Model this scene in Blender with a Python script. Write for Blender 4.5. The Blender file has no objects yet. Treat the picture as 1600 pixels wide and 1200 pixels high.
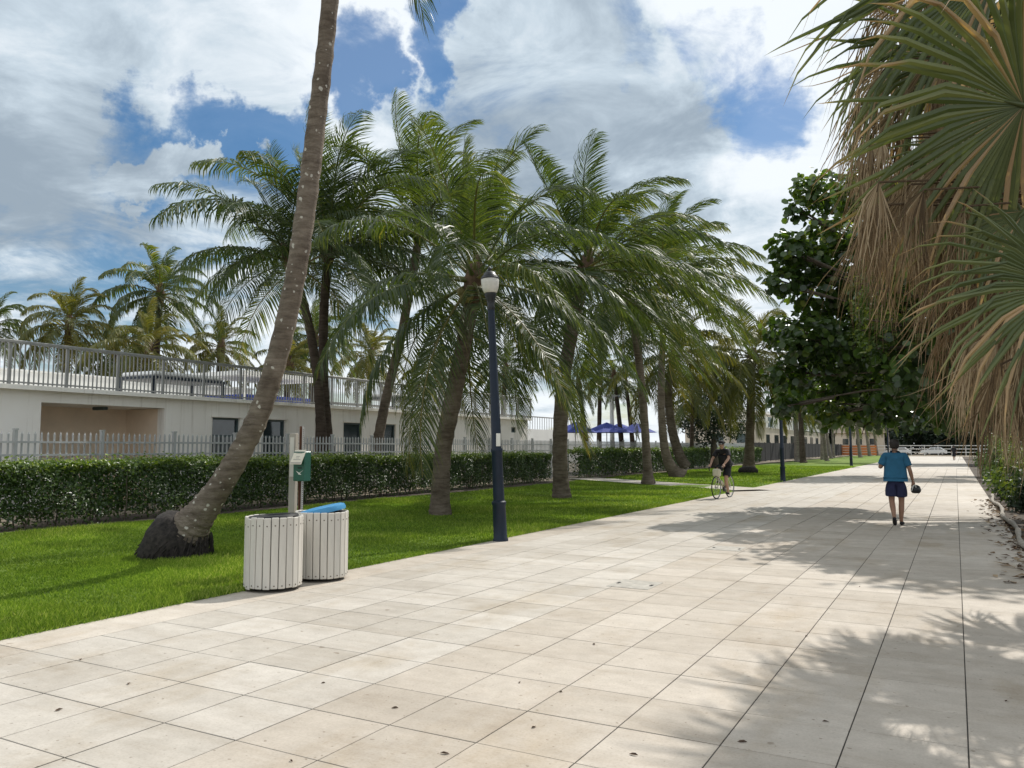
import bpy, bmesh, math, random
import numpy as np
from mathutils import Vector, Matrix, Euler
R_ = math.radians
random.seed(11)
rng = np.random.default_rng(7)
scene = bpy.context.scene
COL = scene.collection

# ------------------------------------------------------------------ camera
YAW, PITCH, FOC, EYE = R_(28.738), R_(4.447), 1260.0, 1.6
cam_data = bpy.data.cameras.new('camera')
cam = bpy.data.objects.new('camera', cam_data); COL.objects.link(cam)
cam.location = (0, 0, EYE)
cam.rotation_euler = (R_(90) + PITCH, 0, YAW)
cam_data.sensor_width = 36.0
cam_data.lens = 36.0 * FOC / 1600.0
cam_data.clip_start = 0.05
cam_data.clip_end = 4000
scene.camera = cam
scene.render.resolution_x, scene.render.resolution_y = 1024, 768

FH = np.array([-math.sin(YAW), math.cos(YAW), 0]); RT = np.array([math.cos(YAW), math.sin(YAW), 0]); ZZ = np.array([0, 0, 1.0])
FC = FH*math.cos(PITCH) + ZZ*math.sin(PITCH); UC = -FH*math.sin(PITCH) + ZZ*math.cos(PITCH)
EYEP = np.array([0, 0, EYE])
def ray(x, y): return FC + (x-800)/FOC*RT + (600-y)/FOC*UC
def at(x, y, d): return EYEP + ray(x, y)*d            # surveyed point at depth d (m)
def gnd(x, y, z=0.0):
    r = ray(x, y); return EYEP + r*((z-EYE)/r[2])

# ------------------------------------------------------------------ sky, sun, exposure
SUN_EL, SUN_AZ = R_(48), R_(11)        # azimuth measured from +Y towards +X
world = bpy.data.worlds.new('World'); scene.world = world; world.use_nodes = True
wt = world.node_tree; wt.nodes.clear()
def wn(t, **k):
    n = wt.nodes.new(t)
    for a, b in k.items(): setattr(n, a, b)
    return n
def wl(a, b): wt.links.new(a, b)
def wmath(op, a, b=None, c=None, clamp=False):
    n = wn('ShaderNodeMath', operation=op); n.use_clamp = clamp
    for i, v in enumerate((a, b, c)):
        if v is None: continue
        if isinstance(v, (int, float)): n.inputs[i].default_value = v
        else: wl(v, n.inputs[i])
    return n.outputs[0]
sky = wn('ShaderNodeTexSky', sky_type='NISHITA'); sky.sun_disc = False
sky.sun_elevation = SUN_EL; sky.sun_rotation = SUN_AZ
sky.air_density = 1.1; sky.dust_density = 0.5; sky.ozone_density = 2.5
bg_sky = wn('ShaderNodeBackground'); bg_sky.inputs[1].default_value = 0.072
hsv = wn('ShaderNodeHueSaturation'); hsv.inputs['Saturation'].default_value = 1.4
wl(sky.outputs[0], hsv.inputs['Color']); wl(hsv.outputs[0], bg_sky.inputs[0])
tc = wn('ShaderNodeTexCoord'); DIR = tc.outputs['Generated']
sep = wn('ShaderNodeSeparateXYZ'); wl(DIR, sep.inputs[0])
zc = wmath('MAXIMUM', sep.outputs[2], 0.0)
den = wmath('ADD', zc, 0.16)
cmb = wn('ShaderNodeCombineXYZ'); wl(wmath('DIVIDE', sep.outputs[0], den), cmb.inputs[0]); wl(wmath('DIVIDE', sep.outputs[1], den), cmb.inputs[1])
def wnoise(scale, detail, rough, off, dist=0.0):
    m = wn('ShaderNodeVectorMath', operation='ADD'); wl(cmb.outputs[0], m.inputs[0]); m.inputs[1].default_value = off
    n = wn('ShaderNodeTexNoise'); n.inputs['Scale'].default_value = scale; n.inputs['Detail'].default_value = detail
    n.inputs['Roughness'].default_value = rough; n.inputs['Distortion'].default_value = dist
    wl(m.outputs[0], n.inputs['Vector']); return n.outputs[0]
def wblob(px, py, inner, outer):       # soft round region of the sky about one direction
    v = ray(px, py); v = v/np.linalg.norm(v)
    d = wn('ShaderNodeVectorMath', operation='DOT_PRODUCT'); wl(WARP, d.inputs[0]); d.inputs[1].default_value = tuple(v)
    m = wn('ShaderNodeMapRange'); m.interpolation_type = 'SMOOTHSTEP'
    wl(d.outputs['Value'], m.inputs[0]); m.inputs[1].default_value = math.cos(R_(outer)); m.inputs[2].default_value = math.cos(R_(inner))
    return m.outputs[0]
wnz = wn('ShaderNodeTexNoise'); wnz.inputs['Scale'].default_value = 6.5; wnz.inputs['Detail'].default_value = 7; wnz.inputs['Roughness'].default_value = .6; wl(DIR, wnz.inputs['Vector'])
wsb = wn('ShaderNodeVectorMath', operation='SUBTRACT'); wl(wnz.outputs['Color'], wsb.inputs[0]); wsb.inputs[1].default_value = (.5, .5, .5)
wsc = wn('ShaderNodeVectorMath', operation='MULTIPLY_ADD'); wl(wsb.outputs[0], wsc.inputs[0]); wsc.inputs[1].default_value = (.42, .42, .30); wl(DIR, wsc.inputs[2])
wnm = wn('ShaderNodeVectorMath', operation='NORMALIZE'); wl(wsc.outputs[0], wnm.inputs[0]); WARP = wnm.outputs[0]
n_big = wnoise(1.15, 9, 0.60, (3.1, 1.7, 0.0), 0.35)
n_fine = wnoise(3.4, 8, 0.62, (8.3, 5.2, 0.0), 0.5)
n_shade = wnoise(0.75, 6, 0.55, (1.3, 9.4, 0.0), 0.3)
cover = wmath('ADD', wmath('MULTIPLY', n_big, 0.75), wmath('MULTIPLY', n_fine, 0.45))     # about 0.6
holes = None
for a in ((270, 245, 1.5, 6.0, .30), (380, 225, 1.0, 5.0, .30), (560, 150, .4, 4.0, .235), (692, 75, .3, 3.6, .225), (1215, 165, .4, 6.0, .225), (1130, 130, .4, 4.0, .16),
          (210, 330, 2, 8, .20), (120, 420, 2, 11, .19), (350, 400, 2, 9, .17), (520, 545, 2, 9, .16), (930, 570, 1, 8, .14), (300, 300, 1, 5, .16), (1000, 60, .5, 4, .12)):
    h = wmath('MULTIPLY', wblob(*a[:4]), a[4]); holes = h if holes is None else wmath('MAXIMUM', holes, h)
# a small cumulus head inside the gap
puff = wmath('MULTIPLY', wmath('MAXIMUM', wmath('MAXIMUM', wblob(300, 255, .3, 2.6), wblob(345, 243, .3, 2.4)), wblob(255, 265, .2, 2.0)), .34)
cov2 = wmath('ADD', wmath('SUBTRACT', cover, holes), puff)
mk = wn('ShaderNodeMapRange'); mk.interpolation_type = 'SMOOTHSTEP'; wl(cov2, mk.inputs[0])
mk.inputs[1].default_value = 0.30; mk.inputs[2].default_value = 0.50; MASK = mk.outputs[0]
grey = None
for a in ((860, 190, 3, 15, 1.25), (30, 170, 3, 17, 1.05), (330, 90, 3, 12, .7), (1010, 130, 2, 8, .6), (200, 350, 2, 10, .45), (1010, 300, 2, 8, .3), (600, 30, 2, 8, .25)):
    h = wmath('MULTIPLY', wblob(*a[:4]), a[4]); grey = h if grey is None else wmath('MAXIMUM', grey, h)
sh = wmath('ADD', wmath('MULTIPLY', n_shade, 1.1), wmath('MULTIPLY', n_fine, 0.75))     # around .92
sh = wmath('SUBTRACT', sh, wmath('MULTIPLY', grey, 0.32))
ms = wn('ShaderNodeMapRange'); ms.interpolation_type = 'SMOOTHSTEP'; wl(sh, ms.inputs[0]); ms.inputs[1].default_value = 0.48; ms.inputs[2].default_value = 0.98
crp = wn('ShaderNodeValToRGB'); wl(ms.outputs[0], crp.inputs[0])
crp.color_ramp.elements[0].color = (0.29, 0.355, 0.42, 1); crp.color_ramp.elements[1].color = (0.80, 0.845, 0.88, 1)
e = crp.color_ramp.elements.new(0.5); e.color = (0.52, 0.605, 0.675, 1)
bg_cl = wn('ShaderNodeBackground'); wl(crp.outputs[0], bg_cl.inputs[0]); bg_cl.inputs[1].default_value = 1.0
mixs = wn('ShaderNodeMixShader'); wl(wmath('ADD', wmath('MULTIPLY', MASK, 0.84), 0.13), mixs.inputs[0]); wl(bg_sky.outputs[0], mixs.inputs[1]); wl(bg_cl.outputs[0], mixs.inputs[2])
wo = wn('ShaderNodeOutputWorld'); wl(mixs.outputs[0], wo.inputs[0])

sun_data = bpy.data.lights.new('sun', 'SUN'); sun_data.energy = 3.4; sun_data.angle = R_(0.6); sun_data.color = (1.0, 0.955, 0.88)
sun = bpy.data.objects.new('sun', sun_data); COL.objects.link(sun)
sv = Vector((math.sin(SUN_AZ)*math.cos(SUN_EL), math.cos(SUN_AZ)*math.cos(SUN_EL), math.sin(SUN_EL)))
sun.rotation_euler = sv.to_track_quat('Z', 'Y').to_euler(); sun.location = (0, 0, 60)
vs = scene.view_settings
vs.view_transform = 'Standard'; vs.look = 'None'; vs.exposure = 0.25; vs.gamma = 1.0; vs.use_curve_mapping = False

# ------------------------------------------------------------------ helpers
class Builder:
    """collects vertices and faces in world space; build() links them as ONE mesh object"""
    def __init__(s): s.v = []; s.f = []; s.t = []
    def add(s, vs_, fs, tint=0.5):
        o = len(s.v); s.v += [tuple(p) for p in vs_]; s.f += [tuple(i+o for i in f) for f in fs]; s.t += [tint]*len(vs_); return s
    def box(s, c, size, M=None, taper=1.0):
        x, y, z = [k/2 for k in size]
        P = [Vector((a*x*(taper if d > 0 else 1), b*y*(taper if d > 0 else 1), d*z)) for d in (-1, 1) for a, b in ((-1, -1), (1, -1), (1, 1), (-1, 1))]
        if M is not None: P = [M @ p for p in P]
        c = Vector(c)
        return s.add([p + c for p in P], [(0, 3, 2, 1), (4, 5, 6, 7), (0, 1, 5, 4), (1, 2, 6, 5), (2, 3, 7, 6), (3, 0, 4, 7)])
    def bevbox(s, c, size, b, M=None):
        bm = bmesh.new(); bmesh.ops.create_cube(bm, size=1.0); bmesh.ops.scale(bm, vec=size, verts=bm.verts)
        bmesh.ops.bevel(bm, geom=bm.edges[:], offset=b, segments=1, affect='EDGES')
        bm.verts.ensure_lookup_table(); c = Vector(c)
        P = [((M @ v.co) if M is not None else v.co) + c for v in bm.verts]; F = [[v.index for v in f.verts] for f in bm.faces]; bm.free()
        return s.add(P, F)
    def tube(s, pts, rad, n=8, cap=True, tint=0.5, wob=0.0):
        pts = [Vector(p) for p in pts]; m = len(pts)
        if not hasattr(rad, '__len__'): rad = [rad]*m
        V = []; F = []; up = None
        for i, p in enumerate(pts):
            t = (pts[min(i+1, m-1)] - pts[max(i-1, 0)]).normalized()
            if up is None: up = Vector((0, 0, 1)) if abs(t.z) < .9 else Vector((1, 0, 0))
            a = (up - t*up.dot(t)).normalized(); up = a; b = t.cross(a)
            for k in range(n):
                w = 2*math.pi*k/n; rr = rad[i]*(1 + (random.uniform(-wob, wob) if wob else 0))
                V.append(p + (a*math.cos(w) + b*math.sin(w))*rr)
        for i in range(m-1):
            for k in range(n):
                F.append((i*n+k, i*n+(k+1) % n, (i+1)*n+(k+1) % n, (i+1)*n+k))
        if cap: F.append(tuple(range(n-1, -1, -1))); F.append(tuple((m-1)*n+k for k in range(n)))
        return s.add(V, F, tint)
    def lathe(s, c, prof, n=16, cap=True, sx=1, sy=1, M=None):
        c = Vector(c); V = []; F = []; m = len(prof)
        for r, z in prof:
            for k in range(n):
                w = 2*math.pi*k/n; p = Vector((r*math.cos(w)*sx, r*math.sin(w)*sy, z)); V.append((M @ p if M is not None else p) + c)
        for i in range(m-1):
            for k in range(n): F.append((i*n+k, i*n+(k+1) % n, (i+1)*n+(k+1) % n, (i+1)*n+k))
        if cap: F.append(tuple(range(n-1, -1, -1))); F.append(tuple((m-1)*n+k for k in range(n)))
        return s.add(V, F)
    def build(s, name, mat, parent=None, smooth=False, origin=None, sharp=None):
        o = np.array(root_loc(parent)) if origin is None else np.array(origin)
        me = bpy.data.meshes.new(name)
        v = np.array(s.v, dtype=float) - o
        me.from_pydata(v.tolist(), [], s.f)
        a = me.attributes.new('tint', 'FLOAT', 'POINT'); a.data.foreach_set('value', np.array(s.t, dtype=np.float32))
        me.materials.append(mat)
        if smooth:
            me.polygons.foreach_set('use_smooth', [True]*len(me.polygons))
            if sharp: me.set_sharp_from_angle(angle=R_(sharp))
        me.update()
        ob = bpy.data.objects.new(name, me); COL.objects.link(ob)
        if parent is not None: ob.parent = parent
        else: ob.location = Vector(o)
        return ob
def root_loc(p):
    if p is None: return (0, 0, 0)
    while p.parent is not None: p = p.parent
    return tuple(p.location)
def np_mesh(name, V, F, mat, parent=None, tint=None, smooth=False):
    """V (n,3) world, F (m,k) same-size faces or list of such arrays"""
    me = bpy.data.meshes.new(name)
    V = np.asarray(V, dtype=np.float64) - np.array(root_loc(parent))
    Fs = F if isinstance(F, list) else [F]
    me.vertices.add(len(V)); me.vertices.foreach_set('co', V.astype(np.float32).ravel())
    idx = np.concatenate([f.ravel() for f in Fs]).astype(np.int32)
    starts = []; o = 0
    for f in Fs: starts.append(o + np.arange(len(f))*f.shape[1]); o += f.size
    starts = np.concatenate(starts).astype(np.int32)
    me.loops.add(len(idx)); me.loops.foreach_set('vertex_index', idx)
    me.polygons.add(len(starts)); me.polygons.foreach_set('loop_start', starts)
    if smooth: me.polygons.foreach_set('use_smooth', [True]*len(starts))
    me.update(calc_edges=True)
    if tint is not None:
        a = me.attributes.new('tint', 'FLOAT', 'POINT'); a.data.foreach_set('value', np.asarray(tint, dtype=np.float32))
    me.materials.append(mat)
    ob = bpy.data.objects.new(name, me); COL.objects.link(ob)
    if parent is not None: ob.parent = parent
    return ob
def tag(o, label=None, cat=None, group=None, kind=None):
    if label: o['label'] = label
    if cat: o['category'] = cat
    if group: o['group'] = group
    if kind: o['kind'] = kind
    return o
def thing(name, label, cat, loc=(0, 0, 0), group=None):
    o = bpy.data.objects.new(name, None); COL.objects.link(o); o.location = Vector(loc); o.empty_display_size = .2
    return tag(o, label, cat, group)
def piece(src, name, loc, parent, rot=None, scale=None):
    o = bpy.data.objects.new(name, src); COL.objects.link(o); o.parent = parent; o.location = Vector(loc)
    if rot: o.rotation_euler = rot
    if scale: o.scale = scale
    return o
def shared_mesh(b, name, mat):
    me = bpy.data.meshes.new(name); me.from_pydata(b.v, [], b.f); me.materials.append(mat); me.update(); return me
def norm(a): return a/np.maximum(np.linalg.norm(a, axis=-1, keepdims=True), 1e-9)
def leaf_cloud(name, P, D, N, L, W, mat, parent=None, shape='diamond', tint=None, fold=0.15):
    """one leaf polygon per point: P base, D growth direction, N face normal, L length, W width"""
    n = len(P); D = norm(D); S = norm(np.cross(D, N)); N = np.cross(S, D)
    if shape == 'diamond':
        T = np.array([[0, 0, 0], [.45, .5, fold], [1, 0, 0], [.45, -.5, fold]]); FC_ = [[0, 3, 2], [0, 2, 1]]
    elif shape == 'blade':
        T = np.array([[0, .5, 0], [0, -.5, 0], [1, 0, 0]]); FC_ = [[0, 1, 2]]
    else:   # round
        a = np.arange(7)/7*2*math.pi
        T = np.vstack([np.c_[.5-.5*np.cos(a), .5*np.sin(a), .10*(np.sin(a)**2)], [[.5, 0, -.04]]]); FC_ = [[i, (i+1) % 7, 7] for i in range(7)]
    k = len(T)
    V = (P[:, None, :] + D[:, None, :]*(T[None, :, 0:1]*L[:, None, None]) + S[:, None, :]*(T[None, :, 1:2]*W[:, None, None]) + N[:, None, :]*(T[None, :, 2:3]*W[:, None, None])).reshape(-1, 3)
    F = (np.array(FC_)[None] + (np.arange(n)*k)[:, None, None]).reshape(-1, 3)
    tt = np.repeat(rng.random(n) if tint is None else tint, k)
    return np_mesh(name, V, F, mat, parent, tt)

# ------------------------------------------------------------------ materials
def mat_base(name):
    m = bpy.data.materials.new(name); m.use_nodes = True; nt = m.node_tree; nt.nodes.clear()
    out = nt.nodes.new('ShaderNodeOutputMaterial'); p = nt.nodes.new('ShaderNodeBsdfPrincipled'); nt.links.new(p.outputs[0], out.inputs[0])
    return m, nt, p, out
def ramp(nt, fac, cols):
    r = nt.nodes.new('ShaderNodeValToRGB'); el = r.color_ramp.elements
    while len(el) < len(cols): el.new(0.5)
    for e_, (pos, c) in zip(el, cols): e_.position = pos; e_.color = (*c, 1)
    nt.links.new(fac, r.inputs[0]); return r.outputs[0]
def noise(nt, scale, detail=5, rough=.55, vec=None, stretch=None, coord='Object'):
    t = nt.nodes.new('ShaderNodeTexCoord'); src = t.outputs[coord]
    if stretch:
        mp = nt.nodes.new('ShaderNodeMapping'); mp.inputs['Scale'].default_value = stretch; nt.links.new(src, mp.inputs[0]); src = mp.outputs[0]
    n = nt.nodes.new('ShaderNodeTexNoise'); n.inputs['Scale'].default_value = scale; n.inputs['Detail'].default_value = detail; n.inputs['Roughness'].default_value = rough
    nt.links.new(src, n.inputs['Vector']); return n.outputs[0]
def mixc(nt, fac, a, b, mode='MIX'):
    m = nt.nodes.new('ShaderNodeMix'); m.data_type = 'RGBA'; m.blend_type = mode
    for s, v in ((m.inputs[0], fac), (m.inputs[6], a), (m.inputs[7], b)):
        if isinstance(v, (int, float)): s.default_value = v
        elif isinstance(v, tuple): s.default_value = (*v, 1)
        else: nt.links.new(v, s)
    return m.outputs[2]
def bump(nt, p, h, strength=.3, dist=.02):
    b = nt.nodes.new('ShaderNodeBump'); b.inputs['Strength'].default_value = strength; b.inputs['Distance'].default_value = dist
    nt.links.new(h, b.inputs['Height']); nt.links.new(b.outputs[0], p.inputs['Normal'])
def plain(name, col, rough=.6, metal=0.0, var=.12, scale=6.0, spec=.5, bmp=0.0, bscale=60, stretch=None):
    m, nt, p, _ = mat_base(name)
    f = noise(nt, scale, 5, .6, stretch=stretch)
    c0 = tuple(max(0, k*(1-var)) for k in col); c1 = tuple(min(1, k*(1+var)) for k in col)
    nt.links.new(ramp(nt, f, [(.3, c0), (.7, c1)]), p.inputs['Base Color'])
    p.inputs['Roughness'].default_value = rough; p.inputs['Metallic'].default_value = metal; p.inputs['Specular IOR Level'].default_value = spec
    if bmp: bump(nt, p, noise(nt, bscale, 4), bmp, .01)
    return m
def leafmat(name, cols, trans=.35, rough=.45, spec=.5, tcol=None, big=None):
    """leaf colour by the per-leaf tint, with light coming through the blade"""
    m, nt, p, out = mat_base(name)
    a = nt.nodes.new('ShaderNodeAttribute'); a.attribute_name = 'tint'
    c = ramp(nt, a.outputs['Fac'], cols)
    if big: c = mixc(nt, .5, c, ramp(nt, noise(nt, big, 3), [(.35, (.55, .55, .55)), (.65, (1.35, 1.35, 1.25))]), 'MULTIPLY')
    nt.links.new(c, p.inputs['Base Color']); p.inputs['Roughness'].default_value = rough; p.inputs['Specular IOR Level'].default_value = spec
    tr = nt.nodes.new('ShaderNodeBsdfTranslucent')
    tc_ = mixc(nt, 1.0, c, tcol or (1.6, 1.5, .6), 'MULTIPLY'); nt.links.new(tc_, tr.inputs[0])
    mx = nt.nodes.new('ShaderNodeMixShader'); mx.inputs[0].default_value = trans
    nt.links.new(p.outputs[0], mx.inputs[1]); nt.links.new(tr.outputs[0], mx.inputs[2]); nt.links.new(mx.outputs[0], out.inputs[0])
    return m
M = {}
def slab_mat(name, warm):
    m, nt, p, _ = mat_base(name)
    oi = nt.nodes.new('ShaderNodeObjectInfo')
    big = noise(nt, .55, 6, .6, coord='Generated'); 
    t = nt.nodes.new('ShaderNodeNewGeometry')
    def gnoise(scale, detail, rough, stretch=None):
        n = nt.nodes.new('ShaderNodeTexNoise'); n.inputs['Scale'].default_value = scale; n.inputs['Detail'].default_value = detail; n.inputs['Roughness'].default_value = rough
        src = t.outputs['Position']
        if stretch:
            mp = nt.nodes.new('ShaderNodeMapping'); mp.inputs['Scale'].default_value = stretch; nt.links.new(src, mp.inputs[0]); src = mp.outputs[0]
        nt.links.new(src, n.inputs['Vector']); return n.outputs[0]
    base = ramp(nt, gnoise(.35, 6, .6), [(.3, (.44, .39, .333) if warm else (.45, .412, .364)), (.7, (.535, .483, .42) if warm else (.55, .513, .462))])
    base = mixc(nt, .55, base, ramp(nt, gnoise(5, 6, .7), [(.3, (.76, .75, .73)), (.7, (1.12, 1.12, 1.12))]), 'MULTIPLY')
    base = mixc(nt, .8, base, ramp(nt, gnoise(60, 4, .7), [(.30, (.82, .80, .77)), (.5, (1, 1, 1)), (.75, (1.08, 1.08, 1.08))]), 'MULTIPLY')
    per = ramp(nt, oi.outputs['Random'], [(0, (.84, .825, .80)), (1, (1.07, 1.07, 1.07))])
    base = mixc(nt, .8, base, per, 'MULTIPLY')
    st = ramp(nt, gnoise(.9, 7, .65, (1.2, .5, 1)), [(.52, (1, 1, 1)), (.70, (.76, .68, .56))])
    base = mixc(nt, .7, base, st, 'MULTIPLY')
    spots = ramp(nt, gnoise(9, 2, .4), [(.735, (1, 1, 1)), (.77, (.55, .50, .44))])
    base = mixc(nt, .75, base, spots, 'MULTIPLY')
    gum = ramp(nt, gnoise(26, 1, .3), [(.735, (1, 1, 1)), (.76, (.50, .46, .42))]); base = mixc(nt, .7, base, gum, 'MULTIPLY')
    wear = ramp(nt, gnoise(1.6, 8, .75, (.35, 1.6, 1)), [(.34, (.86, .83, .79)), (.5, (1, 1, 1)), (.68, (1.10, 1.10, 1.10))]); base = mixc(nt, .8, base, wear, 'MULTIPLY')
    nt.links.new(base, p.inputs['Base Color'])
    nt.links.new(ramp(nt, gnoise(3, 4, .6), [(.3, (.55,)*3), (.7, (.8,)*3)]), p.inputs['Roughness']); p.inputs['Specular IOR Level'].default_value = .35
    bump(nt, p, gnoise(140, 3, .6), .12, .004)
    return m
M['slab'] = slab_mat('pale concrete slab', False); M['slab_warm'] = slab_mat('warm exposed aggregate slab', True)
M['joint'] = plain('dark slab joint', (.045, .04, .034), .95, var=.4, scale=8)
M['cover'] = plain('worn cover slab', (.40, .375, .33), .85, var=.25, scale=9, bmp=.3)
M['soil'] = plain('dark bed soil', (.075, .058, .042), .95, var=.5, scale=14, bmp=.8, bscale=40)
M['dirt'] = plain('sandy dirt', (.23, .19, .14), .95, var=.35, scale=5, bmp=.6, bscale=30)
def lawn_mat():
    m, nt, p, _ = mat_base('lawn turf')
    c = ramp(nt, noise(nt, .45, 6, .6), [(.28, (.09, .15, .022)), (.55, (.15, .225, .036)), (.72, (.24, .28, .07)), (.80, (.27, .24, .12))])
    c = mixc(nt, .8, c, ramp(nt, noise(nt, 14, 5, .7), [(.3, (.55, .55, .5)), (.7, (1.35, 1.35, 1.2))]), 'MULTIPLY')
    nt.links.new(c, p.inputs['Base Color']); p.inputs['Roughness'].default_value = .9; p.inputs['Specular IOR Level'].default_value = .2
    bump(nt, p, noise(nt, 45, 4, .7), .9, .03); return m
M['lawn'] = lawn_mat()
M['grass'] = leafmat('grass blade', [(0, (.055, .115, .014)), (.4, (.145, .235, .030)), (.8, (.30, .39, .075)), (1, (.58, .55, .26))], .4, .6, .25, (1.35, 1.4, .5), big=.5)
def stucco():
    m, nt, p, _ = mat_base('cream stucco')
    c = ramp(nt, noise(nt, .6, 6, .6), [(.3, (.85, .81, .74)), (.7, (.91, .88, .83))])
    streak = ramp(nt, noise(nt, 1.6, 7, .75, stretch=(1, 3.2, .12)), [(.54, (1, 1, 1)), (.70, (.55, .51, .45))])
    c = mixc(nt, .6, c, streak, 'MULTIPLY'); nt.links.new(c, p.inputs['Base Color']); p.inputs['Roughness'].default_value = .9
    bump(nt, p, noise(nt, 90, 4), .3, .01); return m
M['stucco'] = stucco()
M['peach'] = plain('peach stucco', (.78, .64, .50), .9, var=.1, scale=1.2, bmp=.2)
M['beige'] = plain('beige stucco', (.62, .55, .45), .9, var=.08, scale=.8)
M['white_wall'] = plain('white render', (.74, .74, .72), .85, var=.06, scale=.8)
M['alu'] = plain('weathered grey aluminium', (.44, .45, .45), .5, .3, var=.12, scale=3)
M['rail'] = plain('grey painted railing', (.27, .27, .26), .55, .2, var=.15, scale=3)
def glassmat(name, col):
    m, nt, p, _ = mat_base(name); p.inputs['Base Color'].default_value = (*col, 1); p.inputs['Roughness'].default_value = .08; p.inputs['Specular IOR Level'].default_value = .9
    nt.links.new(ramp(nt, noise(nt, 2.5, 3), [(.3, tuple(k*.7 for k in col)), (.7, tuple(k*1.3 for k in col))]), p.inputs['Base Color']); return m
M['glass'] = glassmat('dark window glass', (.03, .045, .05)); M['glass_blue'] = glassmat('bluish balcony glass', (.30, .36, .40))
M['dark_frame'] = plain('dark teal window frame', (.07, .10, .105), .5)
M['black'] = plain('black painted metal', (.012, .013, .015), .45)
M['navy'] = plain('navy painted steel', (.006, .014, .030), .5, 0.0, var=.2, scale=4, spec=.35)
M['lampglass'] = plain('frosted lamp glass', (.62, .60, .54), .35, var=.08, scale=20)
M['sticker'] = plain('white sticker', (.72, .71, .66), .7)
def trunk_mat(name, a, b, lich):
    m, nt, p, _ = mat_base(name)
    c = ramp(nt, noise(nt, 2.2, 7, .65), [(.3, a), (.7, b)])
    c = mixc(nt, .85, c, ramp(nt, noise(nt, 3.0, 5, .7, stretch=(1, 1, 5)), [(.32, (.45, .42, .4)), (.6, (1.1, 1.1, 1.1))]), 'MULTIPLY')
    vo = nt.nodes.new('ShaderNodeTexVoronoi'); vo.inputs['Scale'].default_value = 9.0; vo.inputs['Randomness'].default_value = 1.0
    t = nt.nodes.new('ShaderNodeTexCoord'); nz = nt.nodes.new('ShaderNodeTexNoise'); nz.inputs['Scale'].default_value = 14
    nt.links.new(t.outputs['Object'], nz.inputs['Vector']); nt.links.new(t.outputs['Object'], vo.inputs['Vector'])
    ad = nt.nodes.new('ShaderNodeMath'); ad.operation = 'MULTIPLY_ADD'; nt.links.new(nz.outputs[0], ad.inputs[0]); ad.inputs[1].default_value = .95; nt.links.new(vo.outputs['Distance'], ad.inputs[2])
    lf = ramp(nt, ad.outputs[0], [(.565, (1, 1, 1)), (.62, (0, 0, 0))])
    if lich: c = mixc(nt, lf, c, (.56, .53, .47))
    nt.links.new(c, p.inputs['Base Color']); p.inputs['Roughness'].default_value = .92; p.inputs['Specular IOR Level'].default_value = .2
    bump(nt, p, noise(nt, 16, 6, .7, stretch=(1, 1, 2.5)), .9, .03); return m
M['trunk_lichen'] = trunk_mat('lichened palm bark', (.13, .102, .08), (.28, .235, .19), True)
M['trunk'] = trunk_mat('grey brown palm bark', (.115, .09, .068), (.235, .195, .155), False)
M['trunk_dark'] = trunk_mat('dark palm bark', (.05, .038, .03), (.115, .088, .068), False)
M['trunk_pale'] = trunk_mat('pale palm bark', (.19, .165, .14), (.32, .285, .25), False)
M['root'] = plain('black root mass', (.026, .021, .018), .95, var=.75, scale=16, bmp=1.0, bscale=26)
M['fibre'] = plain('brown palm fibre', (.11, .07, .042), .95, var=.4, scale=9, bmp=.9, bscale=30)
M['coconut'] = plain('green brown coconut', (.17, .14, .04), .55, var=.35, scale=7)
GR = [(0, (.018, .034, .015)), (.45, (.042, .070, .024)), (.75, (.095, .125, .036)), (1, (.26, .22, .09))]
M['frond'] = leafmat('coconut frond', GR, .36, .45, .45, (2.3, 2.1, .55))
M['frond_y'] = leafmat('yellowing coconut frond', [(0, (.045, .060, .014)), (.5, (.11, .125, .028)), (1, (.26, .22, .06))], .34, .45, .5, (1.7, 1.5, .5))
M['fan'] = leafmat('fan palm leaf', [(0, (.035, .052, .016)), (.45, (.085, .112, .038)), (.72, (.18, .20, .075)), (.86, (.34, .22, .11)), (1, (.42, .29, .17))], .30, .42, .5, (1.6, 1.55, .7))
M['fan_dead'] = leafmat('dead fan palm leaf', [(0, (.09, .062, .038)), (.5, (.25, .18, .105)), (1, (.47, .375, .25))], .25, .8, .2, (1.3, 1.15, .8))
M['seagrape'] = leafmat('sea grape leaf', [(0, (.022, .044, .014)), (.5, (.058, .105, .026)), (.85, (.13, .18, .045)), (1, (.23, .25, .08))], .32, .30, .6, (2.2, 2.2, .5))
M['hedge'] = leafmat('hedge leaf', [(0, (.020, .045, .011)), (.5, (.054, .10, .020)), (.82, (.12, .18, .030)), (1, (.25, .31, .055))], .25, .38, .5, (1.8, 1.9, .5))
M['shrub'] = leafmat('bright shrub leaf', [(0, (.03, .06, .012)), (.5, (.08, .13, .022)), (1, (.26, .30, .06))], .35, .45, .4, (1.4, 1.4, .5))
M['dark_tree'] = leafmat('dark evergreen leaf', [(0, (.008, .018, .008)), (.6, (.02, .04, .016)), (1, (.05, .08, .028))], .2, .45, .5, (1.6, 1.7, .6))
M['twig'] = plain('grey brown twig', (.10, .08, .06), .9, var=.3)
M['slat'] = plain('greyish recycled slat', (.58, .55, .495), .75, var=.10, scale=5, bmp=.15, stretch=(1, 1, .2))
M['bin_inside'] = plain('black bin liner', (.015, .015, .016), .5)
M['blue_lid'] = plain('blue recycling lid', (.055, .26, .50), .4, var=.06)
M['screw'] = plain('rusty screw head', (.14, .11, .09), .5, .5)
M['wood_post'] = plain('grey weathered post', (.36, .33, .28), .85, var=.18, scale=4, bmp=.3, stretch=(1, 1, .15))
M['galv'] = plain('galvanised steel', (.45, .44, .42), .5, .5, var=.15)
M['rust'] = plain('rusty steel', (.16, .075, .045), .85, var=.3)
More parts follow.
